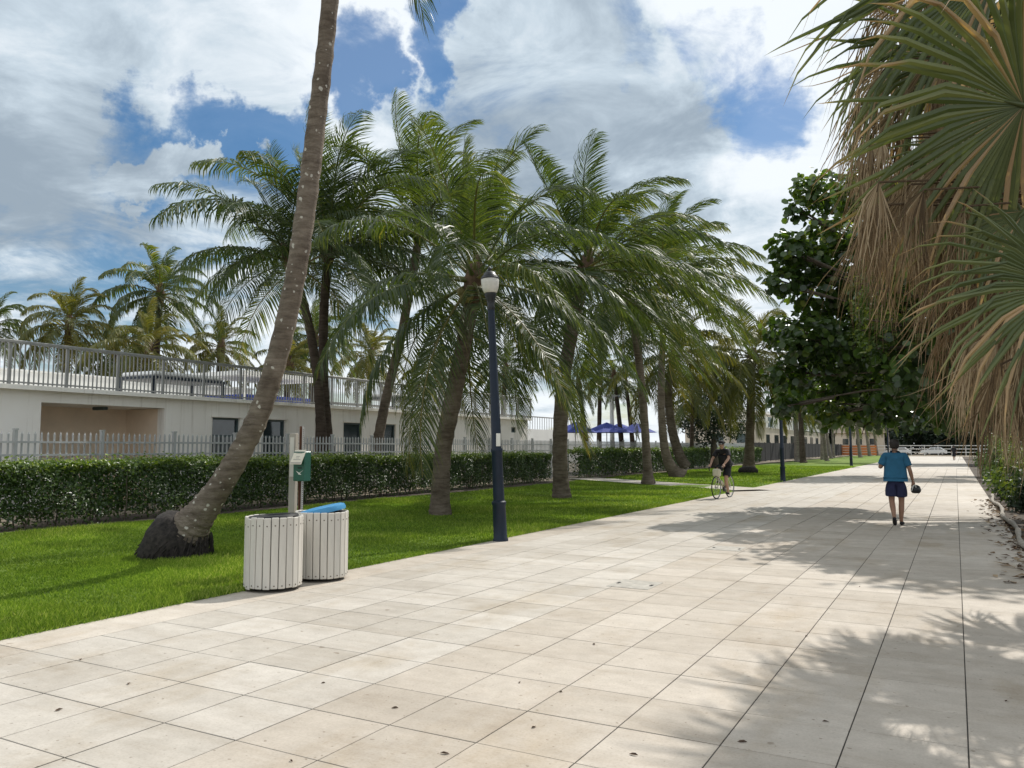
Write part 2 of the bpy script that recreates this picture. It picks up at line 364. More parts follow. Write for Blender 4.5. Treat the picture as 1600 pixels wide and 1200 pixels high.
M['green_box'] = plain('green enamel box', (.010, .085, .055), .35, var=.1)
M['hole'] = plain('dark hole', (.01, .01, .01), .9)
M['paper'] = plain('cream notice', (.66, .61, .50), .7, var=.06)
M['ink'] = plain('grey print', (.25, .24, .22), .8)
M['blue_cloth'] = plain('royal blue canvas', (.03, .055, .30), .8, var=.15, scale=2)
M['white_cloth'] = plain('white canvas', (.78, .78, .77), .8, var=.05, scale=2)
M['teal'] = plain('teal jersey', (.020, .120, .215), .85, var=.12, scale=9, bmp=.4, bscale=14)
M['navycloth'] = plain('navy shorts cloth', (.018, .022, .065), .85, var=.2, scale=12, bmp=.4, bscale=14)
M['blackcloth'] = plain('black cloth', (.012, .011, .014), .8, var=.2, bmp=.4, bscale=14)
M['skin_tan'] = plain('tanned skin', (.30, .165, .105), .55, var=.08, scale=12)
M['skin'] = plain('fair skin', (.48, .29, .205), .55, var=.08, scale=12)
M['hair'] = plain('dark hair', (.02, .014, .011), .6, var=.4, scale=40)
M['hair_grey'] = plain('greying hair', (.16, .12, .09), .6, var=.3, scale=40)
M['rubber'] = plain('black rubber', (.014, .014, .015), .75)
M['cream_paint'] = plain('cream bicycle paint', (.66, .61, .47), .35, var=.04)
M['steel'] = plain('bright steel', (.5, .5, .5), .3, .9, var=.05)
M['orange'] = plain('orange mesh barrier', (.72, .23, .07), .7, var=.12)
M['shade_cloth'] = plain('black windscreen mesh', (.022, .023, .027), .9, var=.2, scale=2)
M['carwhite'] = plain('white car paint', (.76, .76, .76), .25, var=.02)
M['edging'] = plain('bleached timber edging', (.33, .295, .25), .9, var=.25, scale=9, bmp=.6)
M['leaf_brown'] = plain('dry fallen leaf', (.085, .05, .03), .85, var=.4, scale=20)
M['litter'] = leafmat('leaf litter', [(0, (.05, .03, .02)), (.6, (.17, .11, .065)), (1, (.36, .28, .19))], .1, .9, .1, (1, 1, 1))
M['roof'] = plain('tan roof tile', (.34, .27, .21), .85, var=.15)
# ================================================================== THE SETTING
def sheet(name, pts, z, mat, parent=None):
    b = Builder(); b.add([(x, y, z) for x, y in pts], [tuple(range(len(pts)))]); return b.build(name, mat, parent)
g_ = sheet('ground', [(-900, -200), (900, -200), (900, 1500), (-900, 1500)], -.07, M['dirt']); tag(g_, kind='structure')

# ---- promenade: slabs on a 0.585 x 0.60 m grid
prom = sheet('promenade', [(-7.0, -3), (.86, -3), (.86, 150), (-7.0, 150)], -.0035, M['joint']); tag(prom, kind='structure')
SX, SY, X0, Y0, GAP = .585, .60, 0.0, 1.46, .0075
def slab_mesh(w, l, mat, nm):
    b = Builder(); c = .0018; hx, hy = w/2, l/2
    P = [(-hx, -hy, -.04), (hx, -hy, -.04), (hx, hy, -.04), (-hx, hy, -.04), (-hx, -hy, -c), (hx, -hy, -c), (hx, hy, -c), (-hx, hy, -c),
         (-hx+c, -hy+c, 0), (hx-c, -hy+c, 0), (hx-c, hy-c, 0), (-hx+c, hy-c, 0)]
    F = [(0, 1, 5, 4), (1, 2, 6, 5), (2, 3, 7, 6), (3, 0, 4, 7), (4, 5, 9, 8), (5, 6, 10, 9), (6, 7, 11, 10), (7, 4, 8, 11), (8, 9, 10, 11)]
    b.add(P, F); return shared_mesh(b, nm, mat)
me_cool = slab_mesh(SX-.0125, SY-GAP, M['slab'], 'paving_slab'); me_warm = slab_mesh(SX-.0075, SY-GAP, M['slab_warm'], 'paving_slab')
far_c, far_w = Builder(), Builder()
SLV = [tuple(v.co) for v in me_cool.vertices]; SLF = [tuple(p.vertices) for p in me_cool.polygons]
for r in range(247):
    for c in range(11):
        x = X0 - SX*(c+.5); y = Y0 + SY*(r+.5); warm = c < 6
        z = random.uniform(-.0006, .0010)
        if r < 27:
            piece(me_warm if warm else me_cool, 'paving_slab', (x, y, z), prom, rot=(random.uniform(-.001, .001), random.uniform(-.001, .001), 0))
        elif r < 110:
            (far_w if warm else far_c).add([(a+x, b+y, d+z) for a, b, d in SLV], SLF)
tag(far_c.build('far_paving_slabs', M['slab'], prom), kind='stuff'); tag(far_w.build('far_warm_paving_slabs', M['slab_warm'], prom), kind='stuff')
for (xa, xb, ln, mt, nm) in ((-7.0, -11*SX, 2.4, 'slab_warm', 'border_slab'), (0.0, .86, 3.6, 'slab_warm', 'border_slab')):
    me = slab_mesh(abs(xb-xa)-GAP, ln-GAP, M[mt], nm)
    for k in range(int(66/ln)): piece(me, nm, ((xa+xb)/2, Y0+ln*(k+.5), random.uniform(-.001, .001)), prom)
b = Builder()
b.add([(-7.0, Y0+SY*110, .0), (.86, Y0+SY*110, 0), (.86, 150, 0), (-7.0, 150, 0)], [(0, 1, 2, 3)]); b.build('far_pavement', M['slab'], prom)
# two worn utility covers let into the paving
for px, lab in (((-3.33, 9.05), 'worn grey rectangular access cover set flush in the paving beyond the litter bins'), ((-3.22, 12.9), 'grey stone access cover in the paving level with the first lamp post')):
    t = thing('access_cover', lab, 'access cover', (px[0], px[1], .001), 'access covers in the paving')
    Builder().bevbox((px[0], px[1], .001), (.50, .54, .010), .003).build('cover_plate', M['cover'], t)
    for s in (-.2, .2): Builder().box((px[0]+s, px[1], .0068), (.03, .09, .004)).build('lift_slot', M['hole'], t)

# ---- lawn
def lawn_z(x, y): return .012 + .022*np.sin(x*.9+.4)*np.sin(y*.55) * np.clip((-x-7.2)/1.5, 0, 1) + .022*np.clip((-x-7.0)/.5, 0, 1)
xs = np.concatenate([[-7.0], np.linspace(-7.06, -15.2, 34)]); ys = np.concatenate([np.arange(-4, 40, .5), np.arange(40, 160, 3)])
GX, GY = np.meshgrid(xs, ys); ragged = np.where(GX > -7.01, .035*np.sin(GY*5.1)+.02*np.sin(GY*13.7), 0)
V = np.c_[(GX+ragged).ravel(), GY.ravel(), np.where(GX > -7.01, -.012, lawn_z(GX, GY)).ravel()]
nx, ny = len(xs), len(ys); I = (np.arange(ny-1)[:, None]*nx + np.arange(nx-1)[None]).ravel()
lawn = np_mesh('lawn', V, np.c_[I+1, I, I+nx, I+nx+1], M['lawn'], smooth=True); tag(lawn, kind='structure')
soil = sheet('hedge_bed', [(-15.0, -4), (-14.95, 34), (-16.2, 36), (-16.3, 160), (-30, 160), (-30, -4)], .006, M['dirt']); tag(soil, kind='structure')
strip = sheet('planting_strip', [(-15.05, -3), (-15.45, 34), (-17.2, 34), (-17.2, -3)], .012, M['soil']); tag(strip, kind='structure')
bed = sheet('planting_bed', [(.80, -3), (60, -3), (60, 150), (.80, 150)], -.02, M['soil']); tag(bed, kind='structure')
pa, pb = np.array([-16.9, 36.2]), np.array([-6.98, 29.3]); dv = (pb-pa)/np.linalg.norm(pb-pa); nv = np.array([-dv[1], dv[0]])
b = Builder(); N_ = 12
for k in range(N_):
    q0 = pa+(pb-pa)*k/N_; q1 = pa+(pb-pa)*(k+1)/N_; g2 = dv*.008
    b.add([(*(q0+g2), .05), (*(q1-g2), .05), (*(q1-g2+nv*1.9), .05), (*(q0+g2+nv*1.9), .05)], [(0, 1, 2, 3)])
sp = b.build('side_path', M['slab']); tag(sp, kind='structure')

def in_side(x, y):
    q = (x-pa[0])*nv[0] + (y-pa[1])*nv[1]; return (q > -.05) & (q < 1.95)
def grass_patch(n, x0, x1, y0, y1, hl, w):
    x = rng.uniform(x0, x1, n); y = rng.uniform(y0, y1, n); k = ~in_side(x, y); x, y = x[k], y[k]; m = len(x)
    P = np.c_[x, y, lawn_z(x, y)-.004]; a = rng.uniform(0, 2*math.pi, m); lean = rng.uniform(.1, 1.0, m)
    D = np.c_[np.cos(a)*lean, np.sin(a)*lean, np.ones(m)]; Nn = np.c_[np.cos(a+1.2), np.sin(a+1.2), np.full(m, .25)]
    patch = .5+.25*np.sin(x*1.3+np.sin(y*.8)*2)+.2*np.sin(y*1.9+x*.7)
    return P, D, Nn, rng.uniform(.5, 1.25, m)*hl*(.75+.5*(patch > .55)), rng.uniform(.7, 1.3, m)*w, np.clip(rng.random(m)**1.3*.72+patch*.28, 0, 1)
GP = [grass_patch(*a) for a in ((70000, -10.5, -7.0, 3, 8, .05, .010), (85000, -15.1, -7.0, 6, 12, .055, .013), (80000, -15.1, -7.0, 12, 20, .06, .018), (60000, -15.1, -7.0, 20, 34, .06, .02), (45000, -15.6, -7.0, 34, 70, .07, .04), (16000, -7.16, -6.95, 2.5, 26, .06, .010))]
gr = leaf_cloud('grass', *[np.concatenate([g[i] for g in GP]) for i in range(5)], M['grass'], None, 'blade', np.concatenate([g[5] for g in GP]))
tag(gr, 'short bright green turf grass covering the lawn', 'grass', kind='stuff')

# ---- timber edging and litter along the planting bed
b = Builder(); pts = []; rad = []
for k in range(40):
    y = 9+k*.55; pts.append((.93 + .05*math.sin(y*1.1) + (.10 if 12 < y < 15 else 0)*math.sin((y-12)/3*math.pi), y, .045+.012*math.sin(y*2.3))); rad.append(.045+.012*math.sin(k*1.7))
ed = b.tube(pts, rad, 7, wob=.12).build('bed_edging', M['edging'], smooth=True)
tag(ed, 'bleached crooked timber edging along the planting bed', 'edging')
n = 2600; x = rng.uniform(.9, 5, n); y = rng.uniform(5, 30, n); x[:420] = .95-np.abs(rng.normal(0, .22, 420)); y[:420] = rng.uniform(11, 28, 420)
P = np.c_[x, y, np.where(x < .86, .004, -.012)+rng.uniform(0, .01, n)]; a = rng.uniform(0, 6.28, n)
lt = leaf_cloud('leaf_litter', P, np.c_[np.cos(a), np.sin(a), rng.uniform(-.05, .25, n)], np.c_[rng.normal(0, .25, n), rng.normal(0, .25, n), np.ones(n)], rng.uniform(.05, .17, n), rng.uniform(.03, .11, n), M['litter'], None, 'diamond')
tag(lt, 'dry brown leaf litter over the planting bed and along its edging', 'leaf litter', kind='stuff')
# a few single fallen leaves on the slabs
LF = [(126, 1031), (201, 1069), (92, 1110), (617, 1107), (505, 1068), (876, 1082), (834, 1137), (990, 1180), (1160, 1160), (812, 1067), (455, 1190), (1343, 917), (695, 1178), (1572, 1096), (1260, 994), (928, 1007), (1290, 1128)]
for i, (px, py) in enumerate(LF):
    p = gnd(px, py); b = Builder(); a = random.uniform(0, 6.28); L = random.uniform(.014, .03); w = L*.34
    c, s_ = math.cos(a), math.sin(a)
    pr = [(-L, 0, .003), (-L*.4, w, .009), (L*.3, w*.8, .012), (L, 0, .004), (L*.3, -w*.8, .010), (-L*.4, -w, .006), (0, 0, .002)]
    b.add([(p[0]+x*c-y*s_, p[1]+x*s_+y*c, z) for x, y, z in pr], [(6, k, (k+1) % 6) for k in range(6)])
    tag(b.build('fallen_leaf', M['leaf_brown'], origin=(p[0], p[1], 0)), 'small curled dry leaf lying on the paving', 'leaf', 'dry leaves scattered on the paving')

# ================================================================== HEDGES
def hedge(name_label, y0, y1, xf0, xf1, H, D, nl, leaf, group):
    xf = lambda y: xf0+(xf1-xf0)*(y-y0)/(y1-y0)
    t = thing('hedge', name_label, 'hedge', (xf0-D/2, (y0+y1)/2, 0), group)
    def bump_(y, z): return .05*np.sin(y*3.1+z*4)+.04*np.sin(y*7.3-z*5)+.03*np.sin(y*1.1)
    nf = int(nl*.56); y = rng.uniform(y0, y1, nf); z = H*rng.beta(1.6, 1.05, nf)
    keep = rng.random(nf) < np.clip(.32+z/(.42*H), 0, 1); y, z = y[keep], z[keep]; nf = len(y)
    x = xf(y)-np.abs(rng.normal(0, .13, nf))+bump_(y, z) - .10*np.clip((.5-z)/.5, 0, 1)
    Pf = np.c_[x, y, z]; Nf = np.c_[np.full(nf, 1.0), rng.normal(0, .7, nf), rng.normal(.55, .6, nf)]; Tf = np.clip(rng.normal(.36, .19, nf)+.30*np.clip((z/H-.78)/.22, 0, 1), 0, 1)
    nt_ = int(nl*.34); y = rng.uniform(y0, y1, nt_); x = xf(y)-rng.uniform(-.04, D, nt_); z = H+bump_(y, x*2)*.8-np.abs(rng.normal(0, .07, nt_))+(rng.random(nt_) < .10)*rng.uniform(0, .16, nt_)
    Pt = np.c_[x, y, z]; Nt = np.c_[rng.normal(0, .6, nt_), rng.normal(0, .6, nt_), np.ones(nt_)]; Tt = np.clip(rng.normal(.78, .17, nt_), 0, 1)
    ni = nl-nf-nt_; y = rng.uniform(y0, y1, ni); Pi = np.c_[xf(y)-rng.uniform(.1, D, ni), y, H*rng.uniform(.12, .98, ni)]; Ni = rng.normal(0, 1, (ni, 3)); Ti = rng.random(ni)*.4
    P = np.vstack([Pf, Pt, Pi]); Nn = np.vstack([Nf, Nt, Ni]); T = np.concatenate([Tf, Tt, Ti]); m = len(P)
    Dd = np.cross(Nn, rng.normal(0, 1, (m, 3))); L = leaf*rng.uniform(.65, 1.25, m)
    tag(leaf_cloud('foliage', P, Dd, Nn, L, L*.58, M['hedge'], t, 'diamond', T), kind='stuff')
    b = Builder()
    for k in range(int((y1-y0)*3.2)):
        yy = random.uniform(y0, y1); xx = xf(yy)-random.uniform(.12, D-.1); p = Vector((xx, yy, 0)); pts = [p]
        for q in range(4): p = p+Vector((random.uniform(-.08, .08), random.uniform(-.1, .1), H*.22)); pts.append(p)
        b.tube(pts, [.016, .013, .011, .009, .006], 5, cap=False)
    tag(b.build('stems', M['twig'], t), kind='stuff')
    return t
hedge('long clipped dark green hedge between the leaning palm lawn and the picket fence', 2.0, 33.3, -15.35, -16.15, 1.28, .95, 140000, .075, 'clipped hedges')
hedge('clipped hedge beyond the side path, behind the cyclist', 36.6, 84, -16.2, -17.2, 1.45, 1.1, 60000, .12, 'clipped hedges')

# ================================================================== PICKET FENCE
XF = -17.55
fence = thing('picket_fence', 'grey aluminium picket fence standing behind the clipped hedges', 'fence', (XF, 10, 0))
b = Builder(); w, h = .032, 1.93
b.add([(-w/2, -w/2, .08), (w/2, -w/2, .08), (w/2, w/2, .08), (-w/2, w/2, .08), (-w/2, -w/2, h-.06), (w/2, -w/2, h-.06), (w/2, w/2, h-.06), (-w/2, w/2, h-.06), (0, 0, h)],
      [(0, 1, 5, 4), (1, 2, 6, 5), (2, 3, 7, 6), (3, 0, 4, 7), (4, 5, 8), (5, 6, 8), (6, 7, 8), (7, 4, 8), (3, 2, 1, 0)])
me_pk = shared_mesh(b, 'picket', M['alu']); PKV, PKF = b.v, b.f
b = Builder(); b.box((0, 0, .98), (.075, .075, 1.96)); b.box((0, 0, 1.975), (.095, .095, .035)); me_post = shared_mesh(b, 'fence_post', M['alu'])
far = Builder(); cnt = 0; yy = 4.0
while yy < 80:
    for k in range(1, 14):
        y = yy+2.0*k/14
        if cnt < 260: piece(me_pk, 'picket', (0, y-10, random.uniform(-.006, .006)), fence); cnt += 1
        else: far.add([(a+XF, c+y, d) for a, c, d in PKV], PKF)
    piece(me_post, 'fence_post', (0, yy-10, 0), fence); 
    for z in (1.70, 1.42, .25): Builder().box((XF+.036, yy+1.0, z), (.03, 1.925, .045)).build('rail', M['alu'], fence)
    yy += 2.0
tag(far.build('far_pickets', M['alu'], fence), kind='stuff')

# ================================================================== TERRACE BUILDING
XW = -20.0
bld = thing('terrace_building', 'long low cream stucco building with roof terrace, carport opening and small dark windows', 'building', (XW-5, 18, 0))
opens = [(12.0, 15.6, 0, 2.71, 'bay'), (17.32, 18.4, 1.0, 2.5, 'w'), (19.42, 20.4, 1.0, 2.5, 'w'), (23.4, 24.45, 1.0, 2.5, 'w'), (25.75, 26.6, 1.0, 2.5, 'w'), (36.4, 36.9, 2.33, 2.6, 'v')]
b = Builder(); cur = -6.0; TH = .3; ZT = 2.99
for (ya, yb, za, zb, kd) in opens+[(38.2, 38.2, 0, 0, 'end')]:
    if ya > cur: b.box((XW-TH/2, (cur+ya)/2, ZT/2), (TH, ya-cur, ZT))
    if kd == 'end': break
    if za > 0: b.box((XW-TH/2, (ya+yb)/2, za/2), (TH, yb-ya, za))
    b.box((XW-TH/2, (ya+yb)/2, (zb+ZT)/2), (TH, yb-ya, ZT-zb)); cur = yb
b.box((XW-TH-4.85, 38.2-.15, ZT/2), (9.7, .3, ZT))
b.build('wall', M['stucco'], bld)
b = Builder(); b.box((XW-TH-.7, 15.75, 1.35), (1.4, .296, 2.7)); b.box((XW-TH-.7, 11.85, 1.35), (1.4, .296, 2.7)); b.box((XW-TH-1.5, 13.8, 1.35), (.2, 4.2, 2.7)); b.build('carport_walls', M['peach'], bld)
Builder().box((XW-TH-.7, 13.8, 2.77), (1.4, 4.2, .12)).build('carport_ceiling', M['stucco'], bld)
Builder().bevbox((XW-.9, 14.2, 2.665), (.5, .16, .09), .02).build('ceiling_light', M['dark_frame'], bld)
Builder().tube([(XW-.35, 12.06, 2.52), (XW-1.6, 12.06, 2.50)], .03, 6).build('conduit', M['rust'], bld)
Builder().box((XW-TH-.7, 13.8, .012), (1.4, 3.6, .02)).build('carport_floor', M['cover'], bld)
Builder().box((XW-5.2+.17, 16.1, 3.045), (10.5, 44.3, .11)).build('terrace_deck', M['stucco'], bld)
for (ya, yb, za, zb, kd) in opens[1:]:
    wdw = Builder(); c = (ya+yb)/2; d = .06; X_ = XW-.10
    wdw.box((X_, c, zb-d/2), (.08, yb-ya, d)); wdw.box((X_, c, za+d/2), (.08, yb-ya, d))
    zm = (za+zb)/2+.18
    for y in (ya+d/2, yb-d/2): wdw.box((X_, y, (za+zb)/2), (.08, d, zb-za-2*d))
    if kd == 'w': wdw.box((X_, c, zm), (.076, yb-ya-2*d, .07))
    wo_ = wdw.build('window', M['dark_frame'], bld)
    zs = [(za+d, zm-.035), (zm+.035, zb-d)] if kd == 'w' else [(za+d, zb-d)]
    for i, (z0, z1) in enumerate(zs): Builder().box((X_-.02, c, (z0+z1)/2), (.012, yb-ya-2*d, z1-z0)).build('pane', M['glass'], wo_)
    Builder().box((XW+.03, c, zb+.03), (.10, yb-ya+.12, .04)).build('drip_hood', M['stucco'], wo_)
Builder().tube([(XW+.02, 21.9, 1.0), (XW+.02, 21.9, 3.0)], .018, 5).build('downpipe', M['rust'], bld)
# railing of the roof terrace
rl = thing('terrace_railing', 'grey baluster railing along the edge of the roof terrace', 'railing', (XW-.12, 16, 3.1))
b = Builder(); b.box((0, 0, .53), (.022, .03, 1.0)); me_bal = shared_mesh(b, 'baluster', M['rail'])
b = Builder(); b.box((0, 0, .54), (.06, .07, 1.08)); b.box((0, 0, .006), (.12, .14, .012)); me_rp = shared_mesh(b, 'railing_post', M['rail'])
yy = 4.0
while yy < 37.5:
    piece(me_rp, 'railing_post', (0, yy-16, 0), rl)
    for k in range(1, 12): piece(me_bal, 'baluster', (0, yy+1.45*k/12-16, 0), rl)
    yy += 1.45
piece(me_rp, 'railing_post', (0, yy-16, 0), rl)
Builder().bevbox((XW-.12, (4+yy)/2, 4.17), (.11, yy-4+.12, .08), .012).build('handrail', M['rail'], rl)
Builder().box((XW-.12, (4+yy)/2, 3.18), (.03, yy-4, .04)).build('bottom_rail', M['rail'], rl)
# terrace furnishings seen through the railing
tw = thing('terrace_screen_wall', 'white slatted screen wall at the back of the roof terrace', 'wall', (XW-7.5, 14, 3.1))
for k in range(24):
    Builder().box((XW-7.5, 2.5+k*1.0, 3.62), (.06, .94, 1.0)).build('panel', M['white_wall'], tw)
Builder().box((XW-7.5, 14, 4.16), (.12, 24.2, .07)).build('cap_rail', M['white_wall'], tw)
Builder().box((XW-7.56, 14, 3.6), (.05, 24.0, .96)).build('backing', M['dark_frame'], tw)
def daybed(y, lab):
    t = thing('terrace_daybed', lab, 'daybed', (XW-3.2, y, 3.1), 'daybeds on the roof terrace')
    for sx in (-.8, .8):
        for sy in (-1.4, 1.4): Builder().box((XW-3.2+sx, y+sy, 3.45), (.08, .08, .7)).build('leg', M['navy'], t)
    Builder().box((XW-3.2, y, 3.82), (1.8, 3.0, .09)).build('frame', M['navy'], t)
    Builder().bevbox((XW-3.2, y, 3.95), (1.6, 2.8, .16), .05).build('cushion', M['white_cloth'], t)
daybed(18.4, 'navy framed daybed with white cushion on the roof terrace beside the slatted screen'); daybed(31, 'navy framed daybed with white cushion near the end of the roof terrace')
cb = thing('cabana', 'white canvas cabana on the roof terrace behind the leaning palm', 'cabana', (XW-5, 24, 3.1))
for sx in (-1.3, 1.3):
    for sy in (-2, 2): Builder().box((XW-5+sx, 24+sy, 3.72), (.07, .07, 1.25)).build('post', M['white_wall'], cb)
Builder().box((XW-5, 24, 4.42), (2.9, 4.4, .16)).build('canopy', M['white_cloth'], cb)
Builder().box((XW-5, 24, 3.45), (2.2, 3.6, .35)).build('bench', M['blue_cloth'], cb)
# ================================================================== COCONUT PALMS
WIND = norm(np.array([.88, .42, 0.05]))
def spline(pts, n):
    """Catmull-Rom through pts (k,d) -> (n,d)"""
    P = np.asarray(pts, float); k = len(P)
    Q = np.vstack([2*P[0]-P[1], P, 2*P[-1]-P[-2]]); out = []
    for u in np.linspace(0, k-1, n):
        i = min(int(u), k-2); t = u-i; a, b_, c, d = Q[i:i+4]
        out.append(.5*((2*b_)+(-a+c)*t+(2*a-5*b_+4*c-d)*t*t+(-a+3*b_-3*c+d)*t**3))
    return np.array(out)
def frond(parent, base, az, el, L, mat, pairs=46, droop=1.0, wind=.5, tintbase=.45, leaf=1.02, width=.048):
    ns = 22; ds = L/ns
    d = np.array([math.cos(az)*math.cos(el), math.sin(az)*math.cos(el), math.sin(el)])
    p = np.array(base, float); pts = [p.copy()]; dirs = [d.copy()]
    for i in range(ns):
        s = (i+1)/ns
        d = d + ds*(np.array([0, 0, -1.0])*droop*(.12+.56*s)*(4.2/L) + WIND*wind*(.05+.30*s*s)); d = d/np.linalg.norm(d)
        p = p + d*ds; pts.append(p.copy()); dirs.append(d.copy())
    pts = np.array(pts); dirs = np.array(dirs)
    u = np.linspace(.13, .985, pairs); fi = u*ns; i0 = np.minimum(fi.astype(int), ns-1); fr = (fi-i0)[:, None]
    C = pts[i0]*(1-fr)+pts[i0+1]*fr; T = norm(dirs[i0]*(1-fr)+dirs[i0+1]*fr)
    side = np.cross(T, ZZ); bad = np.linalg.norm(side, axis=1) < .12
    hz = np.array([-math.sin(az), math.cos(az), 0]); side = np.where(bad[:, None], -hz[None], side); side = norm(side)
    if len(side) > 1:                       # keep one consistent side
        for k in range(1, len(side)):
            if side[k] @ side[k-1] < 0: side[k] = -side[k]
    upv = norm(np.cross(side, T))
    prof = np.interp(u, [.12, .3, .55, .8, 1], [.55, 1.0, 1.0, .80, .38])
    fwd = np.interp(u, [.12, .5, 1], [.25, .50, 1.5])
    Vs = []; Ts = []; Fq = []; Ft = []; off = 0
    twist = rng.normal(0, .12)
    for sgn in (-1, 1):
        n = pairs; jl = rng.uniform(.85, 1.12, n); Ll = (leaf*L/4.2*prof*jl)
        D0 = norm(side*sgn + T*((fwd+.55*np.clip(T[:, 2], 0, 1))*rng.uniform(.85, 1.15, n))[:, None] + upv*(.30+twist*sgn+rng.normal(0, .10, n))[:, None])
        P0 = C; segs = [P0]; D = D0
        k3 = 3
        for q in range(k3):
            hang = (.28+.50*q)*(1.05+rng.normal(0, .12, n))*droop**.5*np.clip(1-1.15*T[:, 2], .06, 1.2)
            D = norm(D + np.array([0, 0, -1.0])*hang[:, None] + WIND*(wind*(.18+.34*q)*rng.uniform(.6, 1.4, n))[:, None])
            segs.append(segs[-1]+D*(Ll/k3)[:, None])
        W = width*L/4.2*np.interp(u, [.12, .4, .9, 1], [.7, 1, .8, .5])*rng.uniform(.85, 1.15, n)
        wd = norm(T + upv*rng.normal(0, .35, n)[:, None])
        cols = [(0, .45), (1, 1.0), (2, .72)]
        Vv = np.stack([segs[q]+wd*(W*f*.5*s_)[:, None] for q, f in cols for s_ in (-1, 1)]+[segs[3]], axis=1)  # n,7,3
        Vs.append(Vv.reshape(-1, 3)); o = off+np.arange(n)*7
        for a, b_, c, e_ in ((0, 1, 3, 2), (2, 3, 5, 4)): Fq.append(np.c_[o+a, o+b_, o+c, o+e_])
        Ft.append(np.c_[o+4, o+5, o+6]); off += n*7
        tt = np.clip(tintbase+rng.normal(0, .12, n)+.10*(u-.5), 0, 1)
        Ts.append(np.clip(np.repeat(tt[:, None], 7, 1)+np.array([0, 0, 0, 0, .04, .04, .16])[None], 0, 1).ravel())
    # rachis
    idx = np.linspace(0, ns, 12).astype(int); rr = np.interp(idx/ns, [0, .08, .3, 1], [.055, .030, .020, .006])*L/4.2
    R0 = pts[idx]; t_ = dirs[idx]; sd = np.cross(t_, ZZ); sd = np.where(np.linalg.norm(sd, axis=1, keepdims=True) < .12, -hz[None], sd); sd = norm(sd); uv = norm(np.cross(sd, t_))
    ring = np.stack([R0+sd*rr[:, None]*1.3, R0+uv*rr[:, None], R0-sd*rr[:, None]*1.3, R0-uv*rr[:, None]], axis=1).reshape(-1, 3)
    Vs.append(ring); Ts.append(np.full(len(ring), min(1, tintbase+.38)))
    for q in range(11):
        for k in range(4): Fq.append(np.array([[off+q*4+k, off+q*4+(k+1) % 4, off+(q+1)*4+(k+1) % 4, off+(q+1)*4+k]]))
    return np_mesh('frond', np.vstack(Vs), [np.vstack(Fq), np.vstack(Ft)], mat, parent, np.concatenate(Ts))
def palm_trunk(parent, pts, mat, rings=46, n=14, ringamp=.045):
    """pts rows: x y z radius"""
    S = spline(pts, rings); b = Builder(); ph = random.uniform(0, 6)
    b.tube([tuple(p[:3]) for p in S], [max(.03, p[3]*(1+ringamp*math.sin(i*2.2+ph)+random.uniform(-.02, .02))) for i, p in enumerate(S)], n, wob=.025)
    return b.build('trunk', mat, parent, smooth=True)
def coconut_palm(label, pts, n_fr=26, L=4.0, mat='frond', tmat='trunk', pairs=46, wind=.5, droop=1.0, cat='palm tree', nuts=0, seed=1, elmin=-.75, elmax=1.45, tint=.42, group=None, ring=46, az0=None, boots=True, rootz=None, leaf=1.02, width=.048, n=14):
    global rng
    rng = np.random.default_rng(seed); random.seed(seed)
    base = pts[0]; t = thing('coconut_palm', label, cat, (base[0], base[1], max(0, base[2])), group)
    palm_trunk(t, pts, M[tmat], ring, n)
    top = np.array(pts[-1][:3]); prev = np.array(pts[-2][:3]); ax = (top-prev)/np.linalg.norm(top-prev)
    if boots:
        b = Builder(); r = pts[-1][3]
        b.tube([top-ax*.5, top-ax*.2, top+ax*.12, top+ax*.42, top+ax*.7], [r*1.0, r*1.35, r*1.55, r*1.1, r*.4], 10, wob=.12); b.build('crown_fibre', M['fibre'], t, smooth=True)
    a0 = random.uniform(0, 6.28) if az0 is None else az0
    for k in range(n_fr):
        q = k/(n_fr-1); az = a0+k*2.39996+random.uniform(-.2, .2)
        el = elmax+(elmin-elmax)*q**.92+random.uniform(-.08, .08)
        LL = L*(.72+.28*min(1, q*2.2))*random.uniform(.92, 1.08)
        o = top+ax*(.35-.45*q)+np.array([math.cos(az), math.sin(az), 0])*pts[-1][3]*.7
        tb = tint+random.uniform(-.12, .12)+(.12 if q > .93 else 0)
        frond(t, o, az, el, LL, M[mat], int(pairs*1.7), droop*random.uniform(.85, 1.2), wind*random.uniform(.7, 1.3), tb, leaf, width)
    for k in range(nuts):
        a = random.uniform(0, 6.28); c = top+np.array([math.cos(a)*.30, math.sin(a)*.30, -.12-.28*random.random()])
        Builder().lathe(c, [(.01, -.13), (.07, -.10), (.10, -.02), (.095, .06), (.05, .12), (.01, .135)], 8, M=Euler((random.uniform(-.4, .4), random.uniform(-.4, .4), 0)).to_matrix()).build('coconut', M['coconut'], t, smooth=True)
    return t
def tp(rows, d0, d1=None):
    """trunk rows (px, py, radius) with depth going from d0 to d1"""
    d1 = d0 if d1 is None else d1; k = len(rows); out = []
    for i, (x, y, r) in enumerate(rows):
        p = at(x, y, d0+(d1-d0)*i/(k-1)); out.append((p[0], p[1], p[2], r))
    return out

